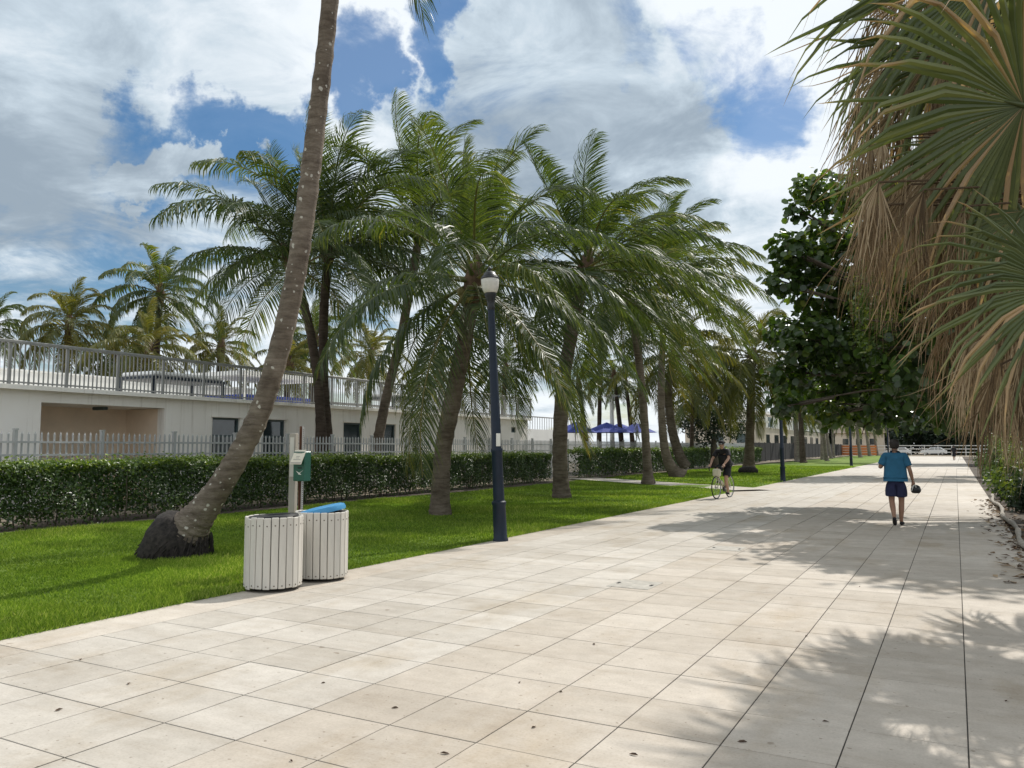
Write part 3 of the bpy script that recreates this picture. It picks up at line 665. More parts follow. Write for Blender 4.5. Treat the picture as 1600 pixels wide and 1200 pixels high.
# leaning palm on the lawn beside the bins: its crown hangs above the frame
A = tp([(292, 832, .31), (302, 817, .255), (318, 796, .21), (345, 758, .176), (378, 702, .157), (409, 636, .148), (438, 540, .146), (462, 430, .142), (480, 310, .140), (496, 180, .128), (510, 60, .118), (521, -70, .115), (531, -260, .11), (538, -500, .11)], 11.45, 11.2)
pa_ = coconut_palm('leaning coconut palm with white lichen spots and black root base beside the litter bins', A, 24, 4.3, tmat='trunk_lichen', seed=5, ring=110, wind=.75, tint=.40, n=18, elmin=-.55)
b0 = gnd(272, 874)
b = Builder(); S = [(b0[0], b0[1], -.03), tuple(np.array(b0)*.75+np.array(A[0][:3])*.25 + [0, 0, .02]), tuple(np.array(A[0][:3])+[0, 0, -.02]), tuple(np.array(A[0][:3])+[.02, .02, .08])]
rt_ = Vector(RT); g0_ = Vector((b0[0], b0[1], 0))
rb = Builder().tube([g0_+Vector((0, 0, -.04)), g0_+rt_*.01+Vector((0, 0, .10)), g0_+rt_*.05+Vector((0, 0, .26)), g0_+rt_*.12+Vector((0, 0, .36)), g0_+rt_*.19+Vector((0, 0, .44)), g0_+rt_*.23+Vector((0, 0, .48))], [.50, .485, .46, .42, .36, .27], 34, wob=.08).build('root_base', M['root'], pa_, smooth=True)
b = Builder()
for k in range(240):
    a = random.uniform(0, 6.28); d_ = Vector((math.cos(a), math.sin(a), 0)); z0 = random.uniform(.12, .38); q0 = g0_+rt_*(.35*z0)
    p0 = q0+d_*(.50-.4*z0*z0*2-.02)+Vector((0, 0, z0)); p1 = g0_+d_*random.uniform(.47, .53)+Vector((0, 0, max(-.02, z0-random.uniform(.12, .4))))
    b.tube([p0, (p0+p1)/2+d_*random.uniform(.0, .025), p1], [random.uniform(.006, .013), .010, .006], 4, tint=random.random())
tag(b.build('aerial_roots', M['root'], rb), kind='stuff')

coconut_palm('stout coconut palm on the lawn right behind the first lamp post', tp([(688, 806, .285), (688, 775, .225), (692, 705, .20), (706, 630, .207), (720, 560, .19), (736, 475, .17), (740, 445, .165)], 18.72), 27, 4.6, seed=21, nuts=9, wind=.45, ring=60, elmin=-.85, elmax=1.5, tint=.48, droop=.92, pairs=52)
coconut_palm('thick coconut palm on the lawn where the side path meets the first hedge', tp([(878, 780, .31), (876, 750, .245), (875, 690, .225), (880, 600, .212), (897, 500, .195), (914, 425, .18)], 24.66), 30, 5.3, seed=34, wind=.85, droop=.85, elmin=-.55, tint=.40, nuts=5, pairs=50)
coconut_palm('dark slender coconut palm behind the picket fence, in front of the terrace building', tp([(516, 716, .22), (512, 690, .20), (506, 600, .17), (506, 490, .155), (514, 392, .15)], 27.4), 26, 5.9, tmat='trunk_dark', seed=8, wind=.55, droop=.8, tint=.40, elmin=-.2, pairs=46)
coconut_palm('thin coconut palm behind the picket fence leaning away from the dark slender palm', tp([(503, 716, .2), (500, 640, .16), (492, 560, .15), (476, 480, .14), (452, 410, .14)], 26.6), 18, 4.8, tmat='trunk_dark', seed=51, wind=.3, droop=.85, tint=.38, elmin=-.2, pairs=42)
coconut_palm('coconut palm leaning over the picket fence near the second pair of windows', tp([(586, 716, .25), (592, 680, .2), (606, 610, .18), (628, 520, .17), (646, 420, .16), (656, 362, .15)], 30.5), 26, 5.7, seed=13, wind=.8, droop=.75, tint=.44, elmin=-.15, pairs=44)
p4 = coconut_palm('straight coconut palm with dark foot on the lawn just beyond the side path', tp([(1013, 756, .28), (1012, 735, .20), (1009, 690, .175), (1004, 620, .165), (994, 530, .16), (984, 465, .15)], 33.7), 28, 5.2, seed=64, wind=.8, droop=.9, tint=.48, elmin=-.7, pairs=42)
coconut_palm('tall curved coconut palm with swollen foot beyond the side path', tp([(1064, 746, .48), (1054, 738, .36), (1043, 718, .26), (1036, 680, .205), (1033, 610, .18), (1036, 520, .17), (1040, 440, .16)], 41.3), 30, 6.0, seed=71, wind=.85, droop=.85, tint=.46, elmin=-.5, pairs=42, width=.062)
coconut_palm('curved coconut palm rising out of the second hedge', tp([(1072, 730, .34), (1062, 712, .30), (1050, 670, .26), (1044, 610, .22), (1052, 560, .2)], 47), 26, 4.9, seed=77, wind=.5, tint=.42, elmin=-.8, mat='frond_y', pairs=36, width=.08)
p7 = coconut_palm('coconut palm with black root ball and yellowing fronds near the second lamp post', tp([(1169, 736, .55), (1170, 728, .40), (1171, 700, .30), (1173, 640, .26), (1174, 585, .25), (1176, 560, .24)], 50.5), 32, 5.4, seed=82, wind=.4, tint=.36, elmin=-1.0, mat='frond_y', pairs=38, width=.085, droop=1.25)
q = gnd(1013, 757); Builder().lathe((q[0], q[1], 0), [(.31, -.02), (.32, .05), (.30, .16), (.25, .26), (.18, .30)], 14).build('root_foot', M['root'], p4, smooth=True)
q = gnd(1169, 740); Builder().lathe((q[0], q[1], 0), [(.45, -.02), (.58, .08), (.60, .2), (.50, .34), (.3, .42)], 14).build('root_ball', M['root'], p7, smooth=True)

# palms beyond the roof terrace, seen above the railing (yellower, wind blown)
for i, (cx, cy, d, L, mt, sd, lab) in enumerate((
    (108, 512, 36, 2.7, 'frond_y', 101, 'bushy yellow green palm rising beyond the slatted terrace screen'),
    (250, 462, 38, 3.1, 'frond', 102, 'tallest dark palm beyond the roof terrace, blown sideways'),
    (232, 548, 34, 2.5, 'frond_y', 103, 'low yellow green palm beyond the terrace beneath the tallest blown palm'),
    (345, 548, 37, 2.1, 'frond_y', 104, 'small yellow green palm beyond the roof terrace beside the leaning trunk'),
    (452, 575, 38, 2.1, 'frond_y', 105, 'small palm beyond the terrace just past the leaning trunk'),
    (-14, 515, 36, 2.2, 'frond', 106, 'palm beyond the near end of the roof terrace'),
    (182, 560, 40, 2.5, 'frond', 107, 'dark low palm filling the gap between two yellow palms beyond the terrace'),
    (492, 535, 40, 2.4, 'frond', 108, 'dark palm beyond the terrace behind the thin leaning palm'),
    (580, 560, 44, 2.6, 'frond_y', 109, 'palm beyond the terrace cabana'),
    (690, 590, 48, 2.6, 'frond_y', 110, 'yellowish palm beyond the far half of the roof terrace'),
    (790, 580, 52, 2.8, 'frond', 111, 'dark palm beyond the end of the terrace railing'))):
    c = at(cx, cy, d); base = (c[0]-.3, c[1]+.2, 0, .22)
    coconut_palm(lab, [base, (c[0]-.25, c[1]+.1, c[2]*.4, .17), (c[0]-.1, c[1], c[2]*.75, .15), (c[0], c[1], c[2], .13)], 27, L*1.1, mat=mt, droop=1.3, tmat='trunk_dark', seed=sd, wind=.9, tint=.5 if mt == 'frond_y' else .5, pairs=30, ring=16, n=8, elmin=-.6, group='palms beyond the roof terrace', width=.10)
# small palms by the pool umbrellas
for i, (bx, by, cx, cy, d, L, lab) in enumerate((
    (921, 690, 905, 605, 46, 1.9, 'small leaning palm beside the blue pool umbrellas, next to the thick lawn palm'), (935, 690, 938, 585, 52, 2.2, 'upright small palm standing behind the blue pool umbrellas'),
    (975, 690, 960, 590, 50, 2.2, 'leaning small palm between the T shaped pool lamp and the straight lawn palm'), (992, 690, 978, 600, 54, 2.2, 'thin dark palm rising from the last blue umbrella'), (1080, 700, 1082, 625, 60, 2.6, 'short palm in front of the dense dark tree'))):
    a = at(bx, by, d); c = at(cx, cy, d)
    coconut_palm(lab, [(a[0], a[1], 0, .2), ((a[0]+c[0])/2, (a[1]+c[1])/2, c[2]*.55, .15), (c[0], c[1], c[2], .12)], 20, L, mat='frond', tmat='trunk_dark', seed=200+i, wind=.2, tint=.5, pairs=28, ring=12, n=8, elmin=-.7, group='small palms by the pool', width=.10)
# row of palms down the far lawn
FAR = [(1247, 722, 640, 1.0, 'trunk_pale', 'stout pale palm on the far lawn between the second and third lamp posts'), (1256, 724, 648, 1.0, 'trunk_dark', 'palm with flared dark foot on the far lawn next to the stout pale palm'),
       (1286, 719, 650, .8, 'trunk_pale', None), (1293, 721, 645, .7, 'trunk_pale', None), (1300, 717, 640, .7, 'trunk_pale', None), (1304, 716, 652, .6, 'trunk_pale', None),
       (1330, 712, 650, .9, 'trunk_pale', None), (1345, 715, 640, .9, 'trunk_pale', None), (1360, 713, 640, .9, 'trunk_pale', None), (1372, 712, 645, .8, 'trunk_pale', None), (1392, 711, 640, .8, 'trunk_pale', None)]
for i, (bx, by, cy, s, tm, lab) in enumerate(FAR):
    g0 = gnd(bx, by); d = float(g0 @ FH); lean = random.uniform(-.6, .1)
    h = 7.0+random.uniform(-.8, 1.2)
    pts = [(g0[0], g0[1], 0, .42*s), (g0[0]-.05+lean*.2, g0[1], .5, .30*s), (g0[0]+lean, g0[1], h*.5, .24*s), (g0[0]+lean*1.6, g0[1], h, .2*s)]
    coconut_palm(lab or 'slender pale trunked palm standing in the row on the far lawn', pts, 20, 4.2, mat='frond', tmat=tm, seed=300+i, wind=.5, tint=.42, pairs=26, ring=14, n=8, elmin=-.8, group='row of palms on the far lawn', width=.10)
rng = np.random.default_rng(99); random.seed(99)

# ================================================================== FAN PALM overhanging the path
fan = thing('fan_palm', 'shaggy fan palm with green fans and a skirt of dead brown leaves overhanging the path', 'palm tree', (1.95, 7.7, -.02))
FT = np.array([1.95, 7.7, 0])
b = Builder(); b.tube([(1.95, 7.7, -.05), (1.97, 7.7, 1.2), (1.93, 7.72, 3.0), (1.9, 7.7, 4.6), (1.9, 7.7, 5.6)], [.30, .24, .24, .26, .2], 14, wob=.06); b.build('trunk', M['trunk_dark'], fan, smooth=True)
def fan_leaf(H, A, Nn, R, nseg, spread, mat, tint, dead=False, droop=.35, petiole_from=None, joined=.5, name='fan_leaf'):
    A = np.array(A, float); A /= np.linalg.norm(A); Nn = np.array(Nn, float); Nn -= A*(A @ Nn); Nn /= np.linalg.norm(Nn); B = np.cross(Nn, A)
    th = np.linspace(-spread/2, spread/2, nseg)+rng.normal(0, .012, nseg); dth = spread/(nseg-1)
    rs = [.03, .28, joined, .70, .86, 1.0]; wid = [1, 1, 1.0, .72, .40, 0]
    V = []; F = []; T = []
    for k in range(nseg):
        c, s_ = math.cos(th[k]), math.sin(th[k]); rd = A*c+B*s_; tg = -A*s_+B*c
        Rk = R*(1-.34*abs(th[k]/(spread/2))**2.2)*rng.uniform(.90, 1.08); dr = droop*rng.uniform(.5, 1.6); sw = rng.normal(0, .13 if not dead else .65); sn = rng.normal(0, .13 if not dead else .55)
        brok = (rng.random() < (.26 if not dead else .5)); tb = np.clip(tint+rng.normal(0, .08 if not dead else .22), 0, 1); tipb = rng.uniform(.15, .65)
        if not dead and rng.random() < .13: tb = rng.uniform(.78, 1.0); brok = True
        o = len(V); p = H.copy(); d = rd.copy(); last = 0
        for q, r in enumerate(rs):
            if q > 0:
                st = (r-last)*Rk
                if r > joined*.9: d = d+np.array([0, 0, -1.0])*dr*(r-joined*.5)*(2.6 if brok and r > .6 else 1)+tg*sw*(r-.3)+Nn*sn*(r-.3); d = d/np.linalg.norm(d)
                p = p+d*st
            last = r
            hw = (dth*.52*min(r, joined)*R if q < 3 else dth*.52*joined*R)*wid[q]*(1 if not dead else .8)
            fold = hw*(.55 if not dead else .9)
            tq = tb+(tipb*max(0, (r-.62)/.38) if not dead else 0)
            if q < 5:
                V += [p-tg*hw, p+Nn*fold, p+tg*hw]; T += [tq, tq+.05, tq]
            else: V += [p]; T += [tq+.1]
        for q in range(4):
            i = o+q*3; F += [(i, i+1, i+4, i+3), (i+1, i+2, i+5, i+4)]
        i = o+12; F += [(i, i+1, i+3), (i+1, i+2, i+3)]
    b = Builder(); b.v = [tuple(v) for v in V]; b.f = F; b.t = [float(min(1, max(0, t))) for t in T]
    ob = b.build(name, M[mat], fan)
    if petiole_from is not None:
        P0 = np.array(petiole_from); mid = (P0+H)/2+np.array([0, 0, .18])
        Builder().tube([P0, (P0+mid)/2+[0, 0, .06], mid, (mid+H)/2+[0, 0, .03], H, H+A*.10*R], [.035, .026, .02, .018, .017, .006] if not dead else [.010, .008, .007, .006, .006, .003], 6, tint=.5 if not dead else .1).build('petiole', M[mat], ob, smooth=True)
    return ob
camN = lambda p: (EYEP-p)/np.linalg.norm(EYEP-p)
IM = lambda dx, dy, dz=0: RT*dx+ZZ*dy+FH*dz        # a direction given as right, up, away
GREEN = [((1600, 165), 4.55, (-1, .10, -.25), .10, 1.36, 56, 4.3, .46, .22), ((1655, 450), 4.25, (-1, -.28, -.15), .0, 1.02, 42, 2.6, .42, .42), ((1560, -50), 5.2, (-1, -.06, 0), .3, 1.72, 44, 2.6, .30, .45), ((1560, 240), 5.15, (-.8, -.6, 0), .2, 1.0, 34, 2.2, .34, .6), ((1500, 90), 5.7, (-1, -.25, .1), .2, 1.25, 36, 2.4, .28, .6), ((1600, 330), 4.7, (-.7, -.75, 0), .1, .8, 30, 2.0, .40, .7),
         ((1700, 250), 6.6, (-.9, -.5, .2), .3, 1.3, 40, 2.6, .22, .45),
         ((1700, -150), 6.0, (-.8, .5, .2), .4, 1.6, 40, 3.0, .3, .4), ((1760, 300), 5.6, (.2, .4, -.4), .3, 1.4, 40, 3.0, .38, .35), ((1850, 60), 5.8, (.9, .2, -.2), .5, 1.5, 40, 3.0, .36, .4), ((1900, -200), 7.2, (.2, 1, .3), .5, 1.5, 40, 3.0, .4, .35),
         ((1800, -120), 7.6, (-.3, .6, .8), .6, 1.5, 40, 3.0, .4, .4), ((2050, 150), 7.0, (1, .2, .3), .6, 1.5, 40, 3.0, .38, .4)]
for (px, d, a, nz, R, ns, sp_, tn, dr) in GREEN:
    H = at(px[0], px[1], d); Aa = IM(*a); Nn = camN(H)+ZZ*nz
    hh = max(3.0, min(5.3, H[2]+.2))
    fan_leaf(H, Aa, Nn, R, ns, sp_, 'fan', tn, False, dr, FT+[0, 0, hh], joined=.40)
rng = np.random.default_rng(5)
DEAD = []
for k in range(64):
    px = rng.uniform(1390, 1690); py = rng.uniform(80, 370); d = rng.uniform(5.3, 6.9)
    DEAD.append((px, py, d, (-.45+rng.normal(0, .25)-(.45 if px < 1470 else 0), -1.0+rng.normal(0, .15), rng.normal(0, .35)), rng.uniform(.85, 1.2)))
for k in range(16): DEAD.append((rng.uniform(1480, 1640), rng.uniform(420, 560), rng.uniform(5.0, 6.3), (-.65+rng.normal(0, .25), -1.0, rng.normal(0, .3)), rng.uniform(.75, 1.05)))
for k in range(9): DEAD.append((rng.uniform(1540, 1610), rng.uniform(540, 600), rng.uniform(4.4, 5.2), (rng.normal(0, .12), -1.0, rng.normal(0, .2)), rng.uniform(.62, .78)))
for k in range(12): DEAD.append((rng.uniform(1400, 1560), rng.uniform(-120, 60), rng.uniform(5.8, 6.6), (-.8+rng.normal(0, .2), -.75+rng.normal(0, .3), rng.normal(0, .3)), rng.uniform(.9, 1.3)))
for k in range(26): DEAD.append((rng.uniform(1360, 1540), rng.uniform(215, 330), rng.uniform(4.45, 5.4), (-.42+rng.normal(0, .22)-(.25 if k % 3 == 0 else 0), -1.0, rng.normal(0, .25)), rng.uniform(.55, .85)))
for (px, py, d, a, R) in DEAD:
    H = at(px, py, d); Nn = camN(H)+rng.normal(0, .5, 3)
    fan_leaf(H, IM(*a), Nn, R, 24, rng.uniform(.5, 1.15), 'fan_dead', rng.uniform(.2, .8), True, rng.uniform(.9, 2.0), FT+[0, 0, max(2.6, min(5.0, H[2]+.1))], joined=.35, name='dead_fan_leaf')
# a second fan palm farther along the bed
fan2_base = np.array([1.75, 11.2, 0]); fan_keep = fan
fan = thing('fan_palm', 'second fan palm in the bed behind the shaggy one, mostly dead brown leaves', 'palm tree', (1.75, 11.2, -.02)); FT = fan2_base
Builder().tube([(1.75, 11.2, -.05), (1.75, 11.2, 1.4), (1.72, 11.2, 3.4), (1.7, 11.2, 5.2), (1.7, 11.2, 6.6)], [.28, .23, .24, .22, .16], 12, wob=.06).build('trunk', M['trunk_dark'], fan, smooth=True)
for k in range(34):
    a = rng.uniform(0, 6.28); el = rng.uniform(-1.0, 1.0); dist = rng.uniform(.7, 1.3); z0 = rng.uniform(3.2, 5.0)
    dr_ = np.array([math.cos(a)*math.cos(el*.5), math.sin(a)*math.cos(el*.5), math.sin(el*.6)])
    H = FT+[0, 0, z0]+dr_*dist; green = el > .1
    Aa = dr_+np.array([0, 0, -.2 if green else -1.3]); Nn = np.array([-dr_[0]*.3, -dr_[1]*.3, 1.0]) if green else dr_+rng.normal(0, .4, 3)
    fan_leaf(H, Aa, Nn, rng.uniform(1.1, 1.4), 30 if green else 22, 3.0 if green else rng.uniform(1, 1.7), 'fan' if green else 'fan_dead', rng.uniform(.25, .5) if green else rng.uniform(.25, .75), not green, .5 if green else .8, FT+[0, 0, z0], joined=.5 if green else .35, name='fan_leaf' if green else 'dead_fan_leaf')
for k in range(24):
    a = k*2.4; el = rng.uniform(-.15, .9); z0 = rng.uniform(5.6, 6.6); dist = rng.uniform(.8, 1.4)
    dr_ = np.array([math.cos(a)*math.cos(el), math.sin(a)*math.cos(el), math.sin(el)])
    fan_leaf(FT+[0, 0, z0]+dr_*dist, dr_+np.array([0, 0, -.25]), np.array([-dr_[0]*.3, -dr_[1]*.3, 1.0]), rng.uniform(1.15, 1.45), 32, 3.3, 'fan', rng.uniform(.3, .5), False, .5, FT+[0, 0, z0], joined=.5)
# ================================================================== BROADLEAF TREES AND SHRUBS
def tree(name, label, base, clumps, mat, leaf, per, trunk_r=.22, shape='round', group=None, cat='tree', trunk_h=2.0, shell=.55, limbs=True, tmat='twig'):
    """clumps: list of (x,y,z,r)"""
    t = thing(name, label, cat, base, group); base = np.array(base, float)
    fork = base+np.array([0, 0, trunk_h])
    b = Builder(); b.tube([base-[0, 0, .05], base+[.03, .02, trunk_h*.5], fork, fork+[0, 0, .6]], [trunk_r*1.3, trunk_r, trunk_r*.85, trunk_r*.5], 10, wob=.06)
    if limbs:
        for (x, y, z, r) in clumps:
            c = np.array([x, y, z]); m = (fork+c)/2+np.array([rng.normal(0, .2), rng.normal(0, .2), .25+.1*np.linalg.norm(c[:2]-fork[:2])*.3])
            b.tube(spline([fork, m, c], 7).tolist(), np.linspace(trunk_r*.15, .010, 7).tolist(), 6, cap=False)
            for k in range(3):
                e_ = c+rng.normal(0, r*.5, 3); b.tube([tuple(c*.6+m*.4), tuple((c+e_)/2), tuple(e_)], [.03, .02, .008], 5, cap=False)
    b.build('trunk', M[tmat], t, smooth=True)
    Ps = []; Ns = []; Ts = []
    for (x, y, z, r) in clumps:
        n = int(per*r*r); d = norm(rng.normal(0, 1, (n, 3))); rad = r*(shell+(1-shell)*rng.random(n))**.8*(1+.22*np.sin(d[:, 0]*5+x)*np.sin(d[:, 2]*4+y)+.12*rng.normal(0, 1, n))
        Ps.append(np.array([x, y, z])+d*rad[:, None]*np.array([1, 1, .82])); Ns.append(d*.8+np.array([0, 0, .5])+rng.normal(0, .55, (n, 3))); Ts.append(np.clip(rng.normal(.42, .2, n)+.12*d[:, 2]+rng.normal(0, .08), 0, 1))
    P = np.vstack(Ps); Nn = np.vstack(Ns); T = np.concatenate(Ts); n = len(P); D = np.cross(Nn, rng.normal(0, 1, (n, 3))); L = leaf*rng.uniform(.7, 1.25, n)
    tag(leaf_cloud('crown', P, D, Nn, L, L*(1.0 if shape == 'round' else .5), M[mat], t, shape, T), kind='stuff')
    return t
rng = np.random.default_rng(41)
def pxclumps(rows, dmean, djit):
    out = []
    for x, y, r in rows:
        p = at(x, y, dmean+rng.uniform(-djit, djit)); out.append((p[0], p[1], p[2], r))
    return out
C1 = pxclumps([(1262, 296, .45), (1300, 300, .7), (1350, 300, .8), (1246, 330, .35), (1300, 372, .8), (1232, 388, .55), (1262, 410, .7), (1345, 400, 1.0), (1222, 440, .5), (1290, 460, .95), (1350, 480, 1.0), (1225, 520, .55), (1262, 530, .8), (1318, 545, 1.0), (1232, 590, .6), (1280, 605, .85), (1335, 610, .9), (1226, 632, .4), (1385, 560, 1.0), (1395, 450, 1.1), (1400, 350, 1.0), (1300, 645, .5), (1355, 650, .5), (1395, 632, .7)], 21.5, 1.6)
tree('sea_grape_tree', 'large sea grape tree with round leaves hanging over the path before the second lamp post', (2.3, 23.5, -.02), C1, 'seagrape', .185, 640, .30, 'round', 'sea grape trees along the path', trunk_h=2.6)
C2 = pxclumps([(1440, 360, 1.3), (1440, 470, 1.3), (1450, 570, 1.2), (1500, 300, 1.5), (1510, 420, 1.5), (1510, 530, 1.4), (1500, 620, .9), (1560, 560, 1.3), (1570, 440, 1.6), (1570, 320, 1.6), (1580, 200, 1.6), (1620, 480, 1.6), (1640, 300, 1.8), (1600, 620, .9), (1660, 120, 1.8)], 17.0, 1.5)
tree('sea_grape_tree', 'sea grape tree standing in the bed behind the fan palms', (3.4, 18.6, -.02), C2, 'seagrape', .20, 330, .28, 'round', 'sea grape trees along the path', trunk_h=2.2)
C3 = pxclumps([(1375, 452, .55), (1362, 486, .5), (1385, 505, .55), (1370, 545, .5), (1395, 470, .5), (1352, 520, .3), (1400, 545, .4)], 17.2, .8)
tree('light_green_tree', 'light yellow green leafy branch tree showing between the sea grape and the fan palm', (2.0, 19.8, -.02), C3, 'shrub', .11, 1500, .12, 'diamond', trunk_h=3.2)
C4 = pxclumps([(1400, 600, 1.7), (1440, 560, 2.2), (1400, 530, 2.2), (1490, 600, 2.0), (1350, 600, 1.6), (1320, 560, 2.0), (1365, 648, .9), (1420, 645, 1.1), (1480, 648, 1.2), (1300, 620, 1.5), (1530, 620, 1.6)], 44, 3)
tree('sea_grape_tree', 'farther sea grape tree arching over the path beyond the walking man', (3.5, 49, -.02), C4, 'seagrape', .26, 330, .35, 'round', 'sea grape trees along the path', trunk_h=2.6)
C5 = pxclumps([(1440, 640, 2.2), (1480, 620, 2.6), (1520, 630, 2.4), (1410, 620, 2.4), (1375, 640, 1.8), (1550, 600, 3), (1340, 630, 2.2), (1460, 590, 3.0), (1510, 580, 3.2)], 75, 5)
tree('sea_grape_tree', 'far dark tree closing the view above the crossing fence', (5, 84, -.02), C5, 'dark_tree', .4, 160, .35, 'round', 'sea grape trees along the path', trunk_h=2.6)
for i, (x, y, w) in enumerate(((6, 62, 3.2), (7, 100, 4), (5.5, 122, 4), (8, 145, 5))):
    cl = [(x+rng.normal(0, w*.5), y+rng.normal(0, w*.6), 2.5+rng.random()*6, w*rng.uniform(.4, .6)) for k in range(9)]
    tree('roadside_tree', 'dense dark tree on the far side of the planting bed', (x, y, -.02), cl, 'dark_tree', .34, 150, .3, 'diamond', 'trees behind the planting bed', trunk_h=2.0)
for i, (x, y, h) in enumerate(((-34, 190, 9), (-24, 196, 11), (-14, 186, 12), (-4, 192, 13), (5, 186, 12), (15, 192, 13), (-46, 200, 9), (26, 190, 12), (-9, 206, 11), (-1, 209, 11), (-19, 208, 11), (9, 207, 11))):
    cl = [(x+rng.normal(0, 3), y+rng.normal(0, 2), h*rng.uniform(.12, .85), rng.uniform(2.4, 3.6)) for k in range(14)]
    tree('distant_tree', 'distant dark tree in the belt closing the far end of the promenade', (x, y, -.05), cl, 'dark_tree', .7, 120, .4, 'diamond', 'belt of trees at the far end', trunk_h=2.5)
CD = pxclumps([(1110, 640, 2.0), (1130, 600, 2.0), (1092, 600, 1.8), (1140, 660, 1.8), (1100, 670, 1.6), (1120, 560, 1.6), (1150, 620, 1.6), (1075, 650, 1.5), (1085, 555, 1.3)], 62, 1.5)
pz = at(1115, 690, 62); tree('dense_tree', 'dense dark green tree behind the fence near the second hedge', (pz[0], pz[1], 0), CD, 'dark_tree', .26, 330, .3, 'diamond', trunk_h=1.6)
# shrubs in the bed and along the path
def shrub(label, x, y, h, w, mat, leaf, n, group, shape='diamond'):
    t = thing('shrub', label, 'shrub', (x, y, -.02), group)
    d = norm(rng.normal(0, 1, (n, 3))); d[:, 2] = np.abs(d[:, 2]); r = (.45+.55*rng.random(n))*(1+.2*np.sin(d[:, 0]*6+d[:, 2]*5))
    P = np.array([x, y, .05])+d*r[:, None]*np.array([w, w, h]); Nn = d+rng.normal(0, .6, (n, 3))+[0, 0, .3]; D = np.cross(Nn, rng.normal(0, 1, (n, 3))); L = leaf*rng.uniform(.7, 1.2, n)
    tag(leaf_cloud('foliage', P, D, Nn, L, L*.5, M[mat], t, shape, np.clip(rng.normal(.5, .2, n)+.2*d[:, 2], 0, 1)), kind='stuff')
    b = Builder()
    for k in range(14):
        q = norm(rng.normal(0, 1, 3)); b.tube([(x+q[0]*.1, y+q[1]*.1, -.04), (x+q[0]*w*.3, y+q[1]*w*.3, h*.4), (x+q[0]*w*.7, y+q[1]*w*.7, h*(.7+.2*rng.random()))], [.02, .014, .006], 5, cap=False)
    b.build('stems', M['twig'], t); return t
for i, (x, y, h, w, m_, lab) in enumerate(((1.75, 24, .9, .6, 'dark_tree', 'low dark strappy shrub at the bed edging below the sea grape'), (2.0, 27.5, 1.5, .8, 'shrub', 'bright yellow green shrub beside the path under the fan palm tips'), (2.0, 31.5, 1.9, .95, 'shrub', 'taller bright green shrub beside the path past the low dark one'),
        (1.75, 29.3, .8, .6, 'dark_tree', None), (2.1, 35, 1.7, 1.0, 'hedge', None), (2.2, 39, 1.9, 1.1, 'hedge', None), (2.4, 44, 2.1, 1.2, 'hedge', None), (2.6, 50, 2.2, 1.3, 'hedge', None), (2.8, 57, 2.3, 1.4, 'hedge', None), (3.0, 66, 2.4, 1.6, 'hedge', None), (3.2, 76, 2.5, 1.8, 'hedge', None), (3.2, 20.5, 1.6, 1.0, 'dark_tree', None), (3.0, 15.5, 1.3, .9, 'dark_tree', None), (4.2, 12.5, 1.6, 1.1, 'dark_tree', None), (4.0, 25, 2.2, 1.3, 'dark_tree', None))):
    shrub(lab or 'dark leafy shrub in the planting bed', x, y, h, w, m_, .13+.0012*y, int(1500+900*w), 'shrubs in the planting bed')

# ================================================================== LAMP POSTS
def lamp(label, x, y, tilt=0.0):
    t = thing('lamp_post', label, 'lamp post', (x, y, .0), 'navy lamp posts along the promenade')
    ax = Vector((-RT[0]*tilt, -RT[1]*tilt, 1)).normalized(); c0 = Vector((x, y, .0)); MT = Vector((0, 0, 1)).rotation_difference(ax).to_matrix()
    Q = lambda z: c0+ax*z
    Builder().lathe(c0, [(.135, -.02), (.135, .03), (.118, .05), (.112, .60), (.125, .62), (.125, .66), (.10, .68)], 18, M=MT).build('base', M['navy'], t, smooth=True, sharp=40)
    Builder().lathe(c0, [(.098, .66), (.092, 1.5), (.102, 1.52), (.102, 1.56), (.088, 1.58), (.060, 4.02)], 16, M=MT).build('pole', M['navy'], t, smooth=True, sharp=40)
    Builder().lathe(c0, [(.062, 3.98), (.075, 4.02), (.062, 4.06), (.075, 4.16), (.105, 4.24), (.105, 4.27), (.09, 4.28)], 16, M=MT).build('neck', M['black'], t, smooth=True, sharp=40)
    Builder().lathe(c0, [(.088, 4.275), (.115, 4.29), (.142, 4.36), (.155, 4.45), (.158, 4.52), (.15, 4.53)], 20, M=MT).build('globe', M['lampglass'], t, smooth=True, sharp=50)
    cp = Builder().lathe(c0, [(.165, 4.525), (.165, 4.545), (.145, 4.56), (.142, 4.575), (.115, 4.60), (.10, 4.635), (.05, 4.665), (.02, 4.675)], 20, M=MT).build('cap', M['black'], t, smooth=True, sharp=40)
    Builder().lathe(Q(0), [(.018, 4.67), (.03, 4.69), (.032, 4.715), (.015, 4.745), (.004, 4.755)], 10, M=MT).build('finial', M['black'], cp, smooth=True)
    return t, Q, MT
g1 = gnd(782, 845); t, Q, MT = lamp('navy lamp post with white sticker standing at the lawn edge near the litter bins', g1[0], g1[1], .042)
q = Q(1.72)+Vector(-FH*.085)+Vector(RT*.035); MY = Matrix.Rotation(YAW, 3, 'Z')
Builder().box(q, (.075, .01, .22), M=MY).build('sticker', M['sticker'], t)
g2 = gnd(1213, 752); lamp('second lamp post, its head hidden by sea grape leaves', g2[0]+.3, g2[1], .01)
g3 = gnd(1320, 729); lamp('third lamp post at the lawn edge beyond the flared far palms', g3[0]+.5, g3[1], .01)
g4 = gnd(1367, 717.5); lamp('small farthest lamp post where the lawn meets the crossing path', g4[0]+1.6, g4[1], .01)

